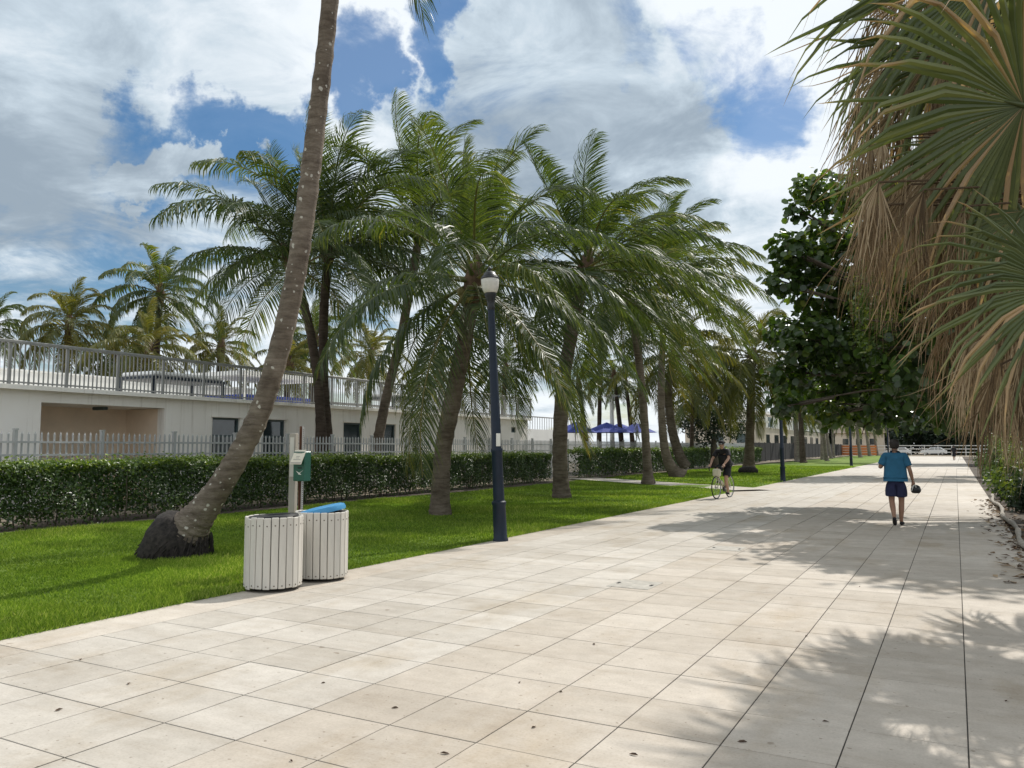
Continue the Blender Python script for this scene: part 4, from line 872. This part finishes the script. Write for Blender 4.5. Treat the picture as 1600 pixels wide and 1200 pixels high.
# ================================================================== LITTER BINS AND DISPENSER
def bin_(label, c, lid):
    t = thing('litter_bin', label, 'litter bin', (c[0], c[1], .0), 'slatted litter bins'); Rr = .305; ns = 23; H = .80; c = Vector((c[0], c[1], 0))
    Builder().lathe(c, [(.272, .03), (.285, .06), (.285, .74), (.27, .74), (.265, .08)], 26).build('liner', M['bin_inside'], t, smooth=True, sharp=40)
    b = Builder(); w = .0755; b.bevbox((0, 0, 0), (.026, w, .775), .006); me = shared_mesh(b, 'slat', M['slat'])
    sc = Builder().lathe((0, 0, 0), [(.008, 0), (.008, .004), (.004, .006)], 8, M=Matrix.Rotation(R_(90), 3, 'Y')); me_s = shared_mesh(sc, 'screw', M['screw'])
    for k in range(ns):
        a = 2*math.pi*k/ns+.07; dz = random.uniform(-.006, .006)-(.022 if k == 16 and not lid else 0)
        s = piece(me, 'slat', (math.cos(a)*Rr, math.sin(a)*Rr, .43+dz), t, rot=(random.uniform(-.006, .006), 0, a))
        for z in (.30, -.355): piece(me_s, 'screw', (.012, 0, z), s)
    Builder().lathe(c, [(.245, .735), (.30, .735), (.30, .80), (.292, .806), (.25, .80), (.245, .735)], 30, cap=False).build('rim', M['bin_inside'], t, smooth=True, sharp=40)
    if lid:
        MT = Matrix.Rotation(R_(13), 3, Vector(-FH))
        b = Builder(); b.lathe(c+Vector((0, 0, .815)), [(.285, -.03), (.292, .0), (.28, .035), (.24, .05), (.15, .058), (.142, .052)], 28, M=MT, cap=False); lo = b.build('lid', M['blue_lid'], t, smooth=True, sharp=50)
        Builder().lathe(c+Vector((0, 0, .815)), [(.148, .050), (.13, .0), (.10, -.01)], 20, M=MT).build('lid_opening', M['bin_inside'], lo, smooth=True)
    else:
        MT = Matrix.Rotation(R_(3), 3, Vector(-FH))
        Builder().lathe(c+Vector((0, 0, .81)), [(.27, .0), (.26, .018), (.18, .02), (.15, -.05)], 26, M=MT).build('lid', M['bin_inside'], t, smooth=True, sharp=40)
    return t
c1 = at(429, 800, 9.19); c2 = at(503, 800, 9.86)
bin_('round slatted litter bin with plain black top beside the leaning palm', c1, False)
bin_('round slatted recycling bin with tilted blue lid', c2, True)
p = at(458, 760, 10.3); po = thing('timber_post', 'square grey timber post behind the litter bins', 'post', (p[0], p[1], .02))
MY = Matrix.Rotation(YAW-.25, 3, 'Z')
Builder().bevbox((p[0], p[1], .89), (.085, .085, 1.76), .006, M=MY).build('post_body', M['wood_post'], po)
Builder().box(Vector((p[0], p[1], 1.47))+MY @ Vector((-.0, -.046, 0)), (.055, .008, .50), M=MY).build('backing_plate', M['slat'], po)
p2 = at(471.5, 760, 10.25); MP = Matrix.Rotation(YAW-.5, 3, 'Z')
mp = thing('perforated_post', 'rusty perforated steel channel post carrying the green dispenser', 'post', (p2[0], p2[1], .02))
c = Vector((p2[0], p2[1], 0)); b = Builder()
Builder().box(c+Vector((0, 0, .93)), (.036, .008, 1.86), M=MP).build('web', M['rust'], mp)
fl = Builder().box(c+MP @ Vector((.022, -.016, .93)), (.008, .032, 1.86), M=MP).build('flange', M['galv'], mp)
Builder().box(c+MP @ Vector((-.022, -.016, .93)), (.008, .032, 1.86), M=MP).build('flange', M['rust'], mp)
hb = Builder()
for k in range(70): hb.box(c+MP @ Vector((.0268, -.016, .05+k*.0256)), (.002, .010, .010), M=MP)
hb.build('holes', M['hole'], fl)
dsp = thing('bag_dispenser', 'green dispenser box with slanted cream notice on the steel post', 'dispenser', (p2[0], p2[1], 1.15))
bc = c+MP @ Vector((.085, -.092, 1.355))
Builder().bevbox(bc, (.19, .12, .37), .008, M=MP).build('box', M['green_box'], dsp)
Mn = MP @ Matrix.Rotation(R_(-28), 3, 'X')
nb = Builder().box(bc+MP @ Vector((.01, -.085, .115)), (.185, .006, .20), M=Mn).build('notice', M['paper'], dsp)
tb = Builder()
for k, w in enumerate((.14, .10, .0, .06, .05, .12)):
    if w: tb.box(bc+MP @ Vector((.01, -.085, .115))+Mn @ Vector((0, -.004, .075-k*.022)), (w, .001, .006), M=Mn)
tb.build('notice_print', M['ink'], nb)
Builder().box(bc+MP @ Vector((.01, -.085, .115))+Mn @ Vector((0, -.0042, -.082)), (.17, .001, .02), M=Mn).build('notice_band', M['wood_post'], nb)
bird = Builder(); zb = -.0615; BP = lambda x, z: bc+MP @ Vector((x, zb, z))
bird.add([BP(-.045, -.055), BP(.0, -.095), BP(.02, -.085)], [(0, 1, 2)]); bird.add([BP(.0, -.095), BP(.085, -.045), BP(.02, -.075)], [(0, 1, 2)]); bird.add([BP(-.01, -.10), BP(.05, -.105), BP(.02, -.085)], [(0, 1, 2)])
bird.build('bird_emblem', M['sticker'], dsp)
Builder().box(bc+MP @ Vector((.02, -.0615, -.02)), (.07, .002, .012), M=MP).build('bag_slot', M['hole'], dsp)

# ================================================================== PEOPLE AND BICYCLE
def skin(nodes, edges, root, sub=2):
    names = list(nodes); me = bpy.data.meshes.new('tmp'); me.from_pydata([nodes[n][0] for n in names], [(names.index(a), names.index(b_)) for a, b_ in edges], [])
    ob = bpy.data.objects.new('tmp', me); COL.objects.link(ob); md = ob.modifiers.new('s', 'SKIN'); md.use_smooth_shade = True; md.branch_smoothing = .6
    for i, n in enumerate(names):
        r = nodes[n][1]; me.skin_vertices[0].data[i].radius = (r, r) if not hasattr(r, '__len__') else r
        me.skin_vertices[0].data[i].use_root = (n == root)
    ss = ob.modifiers.new('d', 'SUBSURF'); ss.levels = sub; ss.render_levels = sub
    dg = bpy.context.evaluated_depsgraph_get(); ev = ob.evaluated_get(dg); m2 = ev.to_mesh()
    V = [tuple(v.co) for v in m2.vertices]; F = [tuple(p.vertices) for p in m2.polygons]; ev.to_mesh_clear()
    bpy.data.objects.remove(ob); bpy.data.meshes.remove(me); return V, F
def hand(b, wrist, knuck, curl, r=.011, side=1):
    """palm runs wrist->knuck; five fingers bending towards curl"""
    w, k = Vector(wrist), Vector(knuck); f = (k-w).normalized(); c = Vector(curl).normalized(); s = f.cross(c).normalized()*side
    V, F = [], []
    b.tube([w, w*.5+k*.5, k], [.026, .034, .030], 8)
    for i, L in enumerate((.068, .078, .072, .056)):
        p0 = k+s*(.026-.0175*i)-f*.012; p1 = p0+f*L*.5+c*L*.12; p2_ = p1+f*L*.25+c*L*.38; p3 = p2_-f*L*.05+c*L*.30
        b.tube([p0, p1, p2_, p3], [r, r*.95, r*.85, r*.6], 6)
    p0 = w+f*.03+s*.028; p1 = p0+s*.025+f*.03+c*.012; p2_ = p1+f*.028+c*.02; b.tube([p0, p1, p2_], [r*1.15, r, r*.7], 6)
def person(label, loc, rot, J, shirt_m, short_m, skin_m, hair_m, shoe_m, sleeves=.55, legs=.62, fat=1.0, cap=False):
    t = thing('person', label, 'person', loc); MR = Matrix.Rotation(rot, 3, 'Z'); L0 = Vector(loc)
    X = lambda V: [tuple(MR @ Vector(v)+L0) for v in V]
    lerp = lambda a, b_, u: tuple(Vector(a)*(1-u)+Vector(b_)*u)
    nodes = {'pel': (J['pel'], (.135, .10)), 'wai': (J['wai'], (.125, .095)), 'che': (tuple(Vector(J['che'])+Vector((0, -.035, 0))), (.09, .06)), 'nb': (J['nb'], (.055, .055)), 'nk': (lerp(J['nb'], J['hd'], .4), (.055, .058)), 'hd0': (lerp(J['nb'], J['hd'], .75), (.066, .080)), 'hd': (J['hd'], (.077, .094)), 'ht': (J['ht'], (.060, .072))}
    E_ = [('pel', 'wai'), ('wai', 'che'), ('che', 'nb'), ('nb', 'nk'), ('nk', 'hd0'), ('hd0', 'hd'), ('hd', 'ht')]
    for s in 'lr':
        nodes.update({'sh'+s: (J['sh'+s], (.034, .036)), 'ua'+s: (lerp(J['sh'+s], J['el'+s], .45), .052), 'el'+s: (J['el'+s], .042), 'fa'+s: (lerp(J['el'+s], J['wr'+s], .35), .043), 'wr'+s: (J['wr'+s], .028),
                      'hi'+s: (J['hi'+s], (.085, .09)), 'th'+s: (lerp(J['hi'+s], J['kn'+s], .5), .078), 'kn'+s: (J['kn'+s], .057), 'ca'+s: (lerp(J['kn'+s], J['an'+s], .35), .060), 'an'+s: (J['an'+s], .037), 'to'+s: (J['to'+s], .033)})
        E_ += [('che', 'sh'+s), ('sh'+s, 'ua'+s), ('ua'+s, 'el'+s), ('el'+s, 'fa'+s), ('fa'+s, 'wr'+s), ('pel', 'hi'+s), ('hi'+s, 'th'+s), ('th'+s, 'kn'+s), ('kn'+s, 'ca'+s), ('ca'+s, 'an'+s), ('an'+s, 'to'+s)]
    V, F = skin(nodes, E_, 'pel'); b = Builder(); b.add(V, F)
    for s in 'lr':
        w = Vector(J['wr'+s]); k = w+(w-Vector(J['el'+s])).normalized()*.095 if 'ha'+s not in J else Vector(J['ha'+s])
        hand(b, w, k, J.get('cu'+s, (0, 1, 0)), side=1 if s == 'l' else -1)
    # face and ears
    hd = Vector(J['hd']); b.lathe(hd+Vector((0, .093, -.012)), [(.016, -.03), (.019, -.022), (.010, .0), (.006, .02)], 6)
    for s in (-1, 1):
        b.lathe(hd+Vector((s*.078, -.005, -.01)), [(.012, -.03), (.02, 0), (.018, .025), (.008, .035)], 6, sx=.5)
    b.v = X(b.v); b.build('body', M[skin_m], t, smooth=True)
    fb = Builder()
    for s in (-1, 1): fb.lathe(hd+Vector((s*.030, .088, .012)), [(.004, -.007), (.012, 0), (.004, .007)], 8)
    fb.lathe(hd+Vector((0, .090, -.055)), [(.004, -.004), (.022, 0), (.004, .004)], 8, sy=.4)
    fb.v = X(fb.v); fb.build('eyes_and_mouth', M['hair'], t)
    # shirt
    n2 = {'a0': (lerp(J['pel'], J['wai'], -.10), (fat*.20, .16)), 'a': (lerp(J['pel'], J['wai'], .25), (fat*.215, .17)), 'b': (J['wai'], (fat*.21, .17)), 'c': (J['che'], (fat*.215, .185)), 'c2': (lerp(J['che'], J['nb'], .55), (fat*.19, .20)), 'd': (lerp(J['che'], J['nb'], .98), (.12, .11)), 'd2': (lerp(J['nb'], J['hd'], .22), (.085, .085))}; e2 = [('a0', 'a'), ('a', 'b'), ('b', 'c'), ('c', 'c2'), ('c2', 'd'), ('d', 'd2')]
    for s in 'lr':
        n2.update({'s'+s: (tuple(Vector(J['sh'+s])+Vector((0, 0, .025))), .105), 'e'+s: (lerp(J['sh'+s], J['el'+s], sleeves*.6), .090), 'f'+s: (lerp(J['sh'+s], J['el'+s], sleeves+.10), .080), 'g'+s: (lerp(J['sh'+s], J['el'+s], sleeves+.14), .080)}); e2 += [('c2', 's'+s), ('s'+s, 'e'+s), ('e'+s, 'f'+s), ('f'+s, 'g'+s)]
    V, F = skin(n2, e2, 'b'); b = Builder(); b.add(X(V), F); b.build('shirt', M[shirt_m], t, smooth=True)
    n3 = {'w': (lerp(J['pel'], J['wai'], .8), (fat*.185, .14)), 'a': (J['pel'], (fat*.20, .155))}; e3 = [('w', 'a')]
    for s in 'lr':
        n3.update({'h'+s: (J['hi'+s], (.135, .145)), 'm'+s: (lerp(J['hi'+s], J['kn'+s], legs*.6), .132), 'k'+s: (lerp(J['hi'+s], J['kn'+s], legs+.10), .125), 'q'+s: (lerp(J['hi'+s], J['kn'+s], legs+.15), .125)}); e3 += [('a', 'h'+s), ('h'+s, 'm'+s), ('m'+s, 'k'+s), ('k'+s, 'q'+s)]
    V, F = skin(n3, e3, 'a'); b = Builder(); b.add(X(V), F); b.build('shorts', M[short_m], t, smooth=True)
    for s in 'lr':
        a, to = Vector(J['an'+s]), Vector(J['to'+s]); d = (to-a); n4 = {'h': (tuple(Vector(J.get('he'+s, tuple(a+Vector((0, -.05, -.045)))))), (.038, .04)), 'm': (tuple(a*.45+to*.55+Vector((0, 0, -.008))), (.046, .036)), 't': (tuple(to+Vector((0, 0, 0))), (.043, .03)), 'tt': (tuple(to+(d.normalized()*.06)), (.03, .02))}
        V, F = skin(n4, [('h', 'm'), ('m', 't'), ('t', 'tt')], 'm'); b = Builder(); b.add(X(V), F); b.build('shoe', M[shoe_m], t, smooth=True)
    hb = Builder()
    if cap:
        hb.lathe(hd+Vector((0, -.005, .03)), [(.098, -.01), (.10, .03), (.085, .075), (.05, .10), (.01, .108)], 14, sx=.92, sy=1.12); hb.v = X(hb.v); co = hb.build('cap', M['blackcloth'], t, smooth=True)
        b = Builder(); b.lathe(hd+Vector((0, .11, .022)), [(.07, -.004), (.075, 0), (.07, .006)], 12, sy=.8); b.v = X(b.v); b.build('visor', M['sticker'], co)
        b = Builder(); b.lathe(hd+Vector((0, .02, .016)), [(.081, -.016), (.084, 0), (.081, .016)], 14, sy=1.02); b.v = X(b.v); b.build('sunglasses', M['black'], t, smooth=True)
    else:
        hb.lathe(hd+Vector((0, -.03, .012)), [(.074, -.085), (.088, -.05), (.096, .0), (.096, .045), (.078, .088), (.04, .108), (.006, .114)], 14, sx=.98, sy=1.14); hb.v = X(hb.v); hb.build('hair', M[hair_m], t, smooth=True)
    return t, X
mp_ = gnd(1402, 821)
J = dict(pel=(0, 0, .93), wai=(0, .0, 1.10), che=(0, .02, 1.31), nb=(0, .01, 1.475), hd=(0, .045, 1.635), ht=(0, .035, 1.715),
         shl=(-.175, 0, 1.40), ell=(-.285, -.01, 1.17), wrl=(-.20, .20, 1.29), cul=(.6, .4, .2), shr=(.175, 0, 1.40), elr=(.265, -.03, 1.14), wrr=(.315, .03, .905), har=(.33, .05, .815), cur=(-.7, .4, -.3),
         hil=(-.09, 0, .88), knl=(-.085, .03, .49), anl=(-.045, -.25, .19), tol=(-.04, -.15, .055), hel=(-.045, -.315, .175), hir=(.09, 0, .88), knr=(.095, .07, .48), anr=(.075, .06, .085), tor=(.10, .22, .035))
man, XM = person('man seen from behind walking away in teal shirt and navy shorts, carrying a dark helmet', tuple(mp_), 0.05, J, 'teal', 'navycloth', 'skin_tan', 'hair', 'blackcloth', .62, .60, fat=1.1)
hp = Vector(XM([(.365, .06, .735)])[0]); hl = thing('helmet', 'dark helmet with pale strap hanging from the walking man\'s hand', 'helmet', hp)
Builder().lathe(hp, [(.085, -.075), (.115, -.04), (.118, .01), (.095, .06), (.05, .085), (.012, .09)], 14, sx=.8, sy=1.15).build('shell', M['black'], hl, smooth=True)
for s in (-.03, .03): Builder().tube([hp+Vector((s-.04, -.10, -.02)), hp+Vector((s-.02, -.11, .05)), hp+Vector((-.02, -.02, .10))], .011, 5).build('strap', M['sticker'], hl)
ph = Vector(XM([(-.16, .29, 1.34)])[0]); pho = Builder().bevbox(ph, (.075, .012, .15), .004).build('phone', M['black'], origin=ph); tag(pho, 'dark phone held up in front of the walking man', 'phone')

BC = gnd(1131, 778); BR = math.pi-.16
MB = Matrix.Rotation(BR, 3, 'Z'); BX = lambda v: tuple(MB @ Vector(v)+Vector(BC))
bk = thing('bicycle', 'cream road bicycle with front bag ridden by the man in black', 'bicycle', tuple(BC))
def bt(name, pts, r, m, n=8, parent=None): return Builder().tube([BX(p) for p in pts], r, n).build(name, M[m], parent or bk, smooth=True)
for nm, y in (('front_wheel', .55), ('rear_wheel', -.46)):
    b = Builder(); b.tube([BX((0, y+.318*math.cos(a), .34+.318*math.sin(a))) for a in np.linspace(0, 2*math.pi, 33)], .010, 6, cap=False); w = b.build(nm, M['steel'], bk, smooth=True)
    Builder().tube([BX((0, y+.336*math.cos(a), .344+.336*math.sin(a))) for a in np.linspace(0, 2*math.pi, 33)], .018, 8, cap=False).build('tyre', M['rubber'], w, smooth=True)
    b = Builder()
    for k in range(18):
        a = k*2*math.pi/18; s = .03 if k % 2 else -.03; b.tube([BX((s, y+.02*math.cos(a+.5), .34+.02*math.sin(a+.5))), BX((0, y+.312*math.cos(a), .34+.312*math.sin(a)))], .0022, 4)
    b.build('spokes', M['steel'], w)
    Builder().tube([BX((-.05, y, .34)), BX((.05, y, .34))], .02, 8).build('hub', M['steel'], w)
BBp, ST, HTt, HTb = (0, -.04, .29), (0, -.19, .82), (0, .36, .84), (0, .40, .70)
b = Builder()
for p0, p1, r in ((BBp, ST, .017), (BBp, HTb, .020), (ST, HTt, .016), (HTt, HTb, .022)): b.tube([BX(p0), BX(p1)], r, 8)
for s in (-.045, .045):
    b.tube([BX((s*.4, -.05, .29)), BX((s, -.46, .34))], .010, 6); b.tube([BX((s*.3, -.185, .79)), BX((s, -.46, .34))], .009, 6); b.tube([BX((s*.6, .40, .71)), BX((s*.9, .45, .52)), BX((s, .55, .34))], .012, 6)
b.build('frame', M['cream_paint'], bk, smooth=True)
bt('seat_post', [ST, (0, -.225, .93)], .013, 'steel')
Builder().tube([BX((0, -.37, .945)), BX((0, -.30, .955)), BX((0, -.2, .95)), BX((0, -.08, .945))], [.06, .075, .04, .018], 8).build('saddle', M['black'], bk, smooth=True)
bt('stem', [HTt, (0, .35, .97), (0, .43, .985)], .014, 'black')
bt('handlebar', [(-.13, .60, .86), (-.215, .52, .84), (-.215, .58, .90), (-.21, .55, .975), (-.2, .45, .985), (0, .43, .99), (.2, .45, .985), (.21, .55, .975), (.215, .58, .90), (.215, .52, .84), (.13, .60, .86)][1:-1], .014, 'black')
for s in (-1, 1): bt('brake_lever', [(s*.21, .56, .99), (s*.208, .61, .965), (s*.21, .60, .88)], .010, 'black')
Builder().bevbox(BX((0, .50, .80)), (.24, .16, .24), .04, M=MB).build('front_bag', M['cream_paint'], bk)
Builder().tube([BX((-.02, -.04, .29)), BX((.02, -.04, .29))], .09, 18).build('chainring', M['black'], bk)
for s, a in ((-1, -math.pi/2), (1, math.pi/2)):
    e_ = (s*.075, -.04+.17*math.cos(a), .29+.17*math.sin(a)); cr = bt('crank', [(s*.05, -.04, .29), e_], .011, 'steel')
    Builder().box(BX((s*.125, e_[1], e_[2])), (.09, .08, .02), M=MB).build('pedal', M['black'], cr)
bt('bottle', [(0, .05, .43), (0, .17, .53)], .035, 'sticker')
J = dict(pel=(0, -.20, 1.03), wai=(0, -.14, 1.18), che=(0, -.03, 1.37), nb=(0, .05, 1.52), hd=(0, .11, 1.665), ht=(0, .10, 1.745),
         shl=(-.17, .01, 1.45), ell=(-.27, .20, 1.24), wrl=(-.21, .44, 1.05), hal=(-.212, .50, 1.02), cul=(0, .2, -1), shr=(.17, .01, 1.45), elr=(.28, .18, 1.22), wrr=(.215, .44, 1.05), har=(.213, .50, 1.02), cur=(0, .2, -1),
         hil=(-.09, -.17, .99), knl=(-.11, .07, .58), anl=(-.12, -.07, .19), tol=(-.12, .05, .155), hir=(.09, -.17, .99), knr=(.12, .28, .86), anr=(.12, .06, .53), tor=(.12, .17, .50))
person('man in black polo, shorts and visor cap riding the cream bicycle', tuple(BC), BR, J, 'blackcloth', 'blackcloth', 'skin', 'hair', 'blackcloth', .60, .62, cap=True)
fp = gnd(1491, 719); J = dict(pel=(0, 0, .93), wai=(0, 0, 1.10), che=(0, .02, 1.31), nb=(0, .01, 1.475), hd=(0, .045, 1.635), ht=(0, .035, 1.715), shl=(-.175, 0, 1.40), ell=(-.26, 0, 1.14), wrl=(-.28, .06, .90), shr=(.175, 0, 1.40), elr=(.26, 0, 1.14), wrr=(.28, .06, .90), hil=(-.09, 0, .88), knl=(-.09, .08, .48), anl=(-.09, .1, .09), tol=(-.09, .22, .035), hir=(.09, 0, .88), knr=(.09, -.02, .48), anr=(.09, -.12, .10), tor=(.09, 0, .035))
person('distant pedestrian in black clothes walking by the far shrubs', tuple(fp), 2.9, J, 'blackcloth', 'blackcloth', 'skin_tan', 'hair', 'blackcloth', .9, .98)

# ================================================================== FAR BUILDINGS, POOL AND BARRIERS
def blk(nm, c, s, m, par): return Builder().box(c, s).build(nm, M[m], par)
q = at(1186, 690, 86); bb = thing('beige_pavilion', 'small flat roofed beige building behind the end of the second hedge', 'building', (q[0]-3, q[1], 0))
blk('wall', (q[0]-3.2, q[1]+1, 2.1), (6.5, 5, 4.2), 'beige', bb); blk('roof_slab', (q[0]-3.2, q[1]+1, 4.32), (7.1, 5.6, .24), 'white_wall', bb)
for k in range(2): blk('window', (q[0]-1.4-k*2.6, q[1]-1.52, 2.5), (1.2, .06, 1.0), 'dark_frame', bb)
lb = thing('balcony_building', 'white two storey building with long glass balcony beyond the black screened fence', 'building', (-24, 130, 0))
blk('wall', (-25, 130, 2.0), (8, 66, 4.0), 'beige', lb); blk('upper_wall', (-28, 130, 5.2), (5, 66, 2.4), 'white_wall', lb); blk('roof', (-27.5, 130, 6.5), (7, 67, .25), 'white_wall', lb)
for k in range(22):
    blk('balcony_panel', (-20.9, 98.6+k*3.0, 4.75), (.05, 2.8, 1.3), 'white_wall' if k % 3 else 'glass_blue', lb); blk('balcony_post', (-20.9, 97.1+k*3.0, 4.8), (.09, .09, 1.55), 'rail', lb)
blk('handrail', (-20.9, 130, 5.6), (.10, 66, .08), 'rail', lb)
for k in range(11): blk('window', (-20.97, 100+k*6, 2.3), (.06, 2.6, 1.7), 'glass', lb)
q = at(1345, 690, 165); gb = thing('gabled_house', 'small beige gabled house behind the orange barrier', 'building', (q[0], q[1], 0))
blk('wall', (q[0], q[1], 2.2), (9, 7, 4.4), 'beige', gb)
b = Builder(); b.add([(q[0]-5, q[1]-4, 4.35), (q[0]+5, q[1]-4, 4.35), (q[0]+5, q[1]+4, 4.35), (q[0]-5, q[1]+4, 4.35), (q[0]-5, q[1], 7.2), (q[0]+5, q[1], 7.2)], [(0, 1, 5, 4), (2, 3, 4, 5), (1, 2, 5), (3, 0, 4), (3, 2, 1, 0)]); b.build('roof', M['roof'], gb)
for k in (-2.5, 0, 2.5): blk('window', (q[0]+k, q[1]-3.52, 2.6), (1.1, .06, 1.2), 'glass', gb)
sf = thing('screened_fence', 'black windscreen covered fence along the far lawn', 'fence', (-18.2, 120, 0))
for k in range(25):
    blk('screen_panel', (-18.2, 86+k*3.0, 1.05), (.03, 2.92, 1.95), 'shade_cloth', sf); blk('fence_post', (-18.2, 84.5+k*3.0, 1.05), (.07, .07, 2.1), 'black', sf)
ob_ = thing('orange_barrier', 'orange mesh construction barrier on stakes in front of the gabled house', 'barrier', (-16, 158, 0))
for k in range(4):
    for z in (.3, .75, 1.2, 1.65): blk('mesh_band', (-17.6+k*1.5, 158, z), (1.44, .03, .36), 'orange', ob_)
    blk('stake', (-18.36+k*1.5, 158.03, 1.0), (.05, .05, 2.0), 'rust', ob_)
cf = thing('crossing_fence', 'white post and rail fence crossing the far end of the promenade', 'fence', (-2, 166, 0))
for k in range(14): blk('post', (-16+k*2.2, 166, .95), (.12, .12, 1.9), 'white_wall', cf)
for z in (.6, 1.2, 1.8): blk('rail', (-1.7, 165.92, z), (28.8, .05, .14), 'white_wall', cf)
def car(label, x, y):
    t = thing('parked_car', label, 'car', (x, y, 0), 'white cars behind the crossing fence'); b = Builder()
    prof = [(-2.2, .35), (-2.2, .85), (-1.9, .98), (-1.1, 1.0), (-.55, 1.5), (1.2, 1.5), (1.85, 1.0), (2.2, .9), (2.2, .35)]; n = len(prof)
    b.add([(x+a, y+s*(.88 if z < 1.2 else .72), z) for s in (-1, 1) for a, z in prof], [tuple(range(n)), tuple(range(2*n-1, n-1, -1))]+[(i, i+n, (i+1) % n+n, (i+1) % n) for i in range(n)]); b.build('body', M['carwhite'], t)
    for x0, x1 in ((-.95, .05), (.15, 1.5)):
        b = Builder(); b.add([(x+x0, y-.895, 1.02), (x+x1, y-.895, 1.02), (x+min(x1, 1.1), y-.80, 1.42), (x+max(x0, -.5), y-.80, 1.42)], [(0, 1, 2, 3)]); b.build('window', M['glass'], t)
    for wx in (-1.35, 1.4):
        for s in (-.82, .82):
            w = Builder().tube([(x+wx, y+s-.1, .33), (x+wx, y+s+.1, .33)], .33, 16).build('wheel', M['rubber'], t); Builder().tube([(x+wx, y+s-.11, .33), (x+wx, y+s+.11, .33)], .19, 12).build('hub_cap', M['steel'], w)
    for s in (-.6, .6): Builder().box((x-2.2, y+s, .75), (.05, .3, .14)).build('headlight', M['lampglass'], t)
car('white parked car behind the crossing fence, nearer the lawn', -9.6, 171); car('white parked car behind the crossing fence beside the bed', -3.6, 171.5)
# pool terrace beyond the long building
pw = thing('pool_terrace_wall', 'white pool terrace wall with open railing behind the small palms', 'wall', (-34, 58, 0))
blk('wall', (-34, 58, 1.6), (.4, 40, 3.2), 'white_wall', pw); blk('handrail', (-34, 58, 4.35), (.12, 40, .09), 'rail', pw)
for k in range(81): blk('baluster', (-34, 38.2+k*.495, 3.75), (.035, .05, 1.15), 'rail', pw)
def umbrella(label, px, py, d, w=2.6):
    c = at(px, py, d); t = thing('pool_umbrella', label, 'umbrella', (c[0], c[1], 0), 'royal blue pool umbrellas')
    Builder().tube([(c[0], c[1], 0), (c[0], c[1], c[2])], .03, 8).build('pole', M['white_wall'], t)
    b = Builder(); n = 8; b.add([(c[0], c[1], c[2]+.62)]+[(c[0]+w/2*math.cos(k*math.pi/4+.2), c[1]+w/2*math.sin(k*math.pi/4+.2), c[2]) for k in range(n)]+[(c[0]+w*.3*math.cos((k+.5)*math.pi/4+.2), c[1]+w*.3*math.sin((k+.5)*math.pi/4+.2), c[2]+.2) for k in range(n)],
          [(0, 1+k, 9+k) for k in range(n)]+[(0, 9+k, 1+(k+1) % n) for k in range(n)]+[(1+k, 1+(k+1) % n, 9+k) for k in range(n)]); b.build('canopy', M['blue_cloth'], t)
    Builder().lathe((c[0], c[1], 0), [(.3, 0), (.3, .08), (.06, .12)], 14).build('base', M['black'], t)
umbrella('royal blue pool umbrella beside the thick lawn palm', 899, 676, 46); umbrella('royal blue pool umbrella in front of the T shaped lamp', 948, 676, 48, 3.2); umbrella('royal blue pool umbrella behind the straight lawn palm', 994, 676, 50); umbrella('royal blue pool umbrella between two others behind the fence', 968, 675, 55, 3.0)
c = at(956, 620, 50); tl = thing('pool_lamp', 'white T shaped lamp post by the blue pool umbrellas', 'lamp post', (c[0], c[1], 0))
Builder().tube([(c[0], c[1], 0), (c[0], c[1], c[2])], [.16, .13], 10).build('pole', M['white_wall'], tl, smooth=True)
Builder().bevbox((c[0], c[1], c[2]+.06), (1.0, .3, .14), .04, M=Matrix.Rotation(YAW, 3, 'Z')).build('head', M['white_wall'], tl)
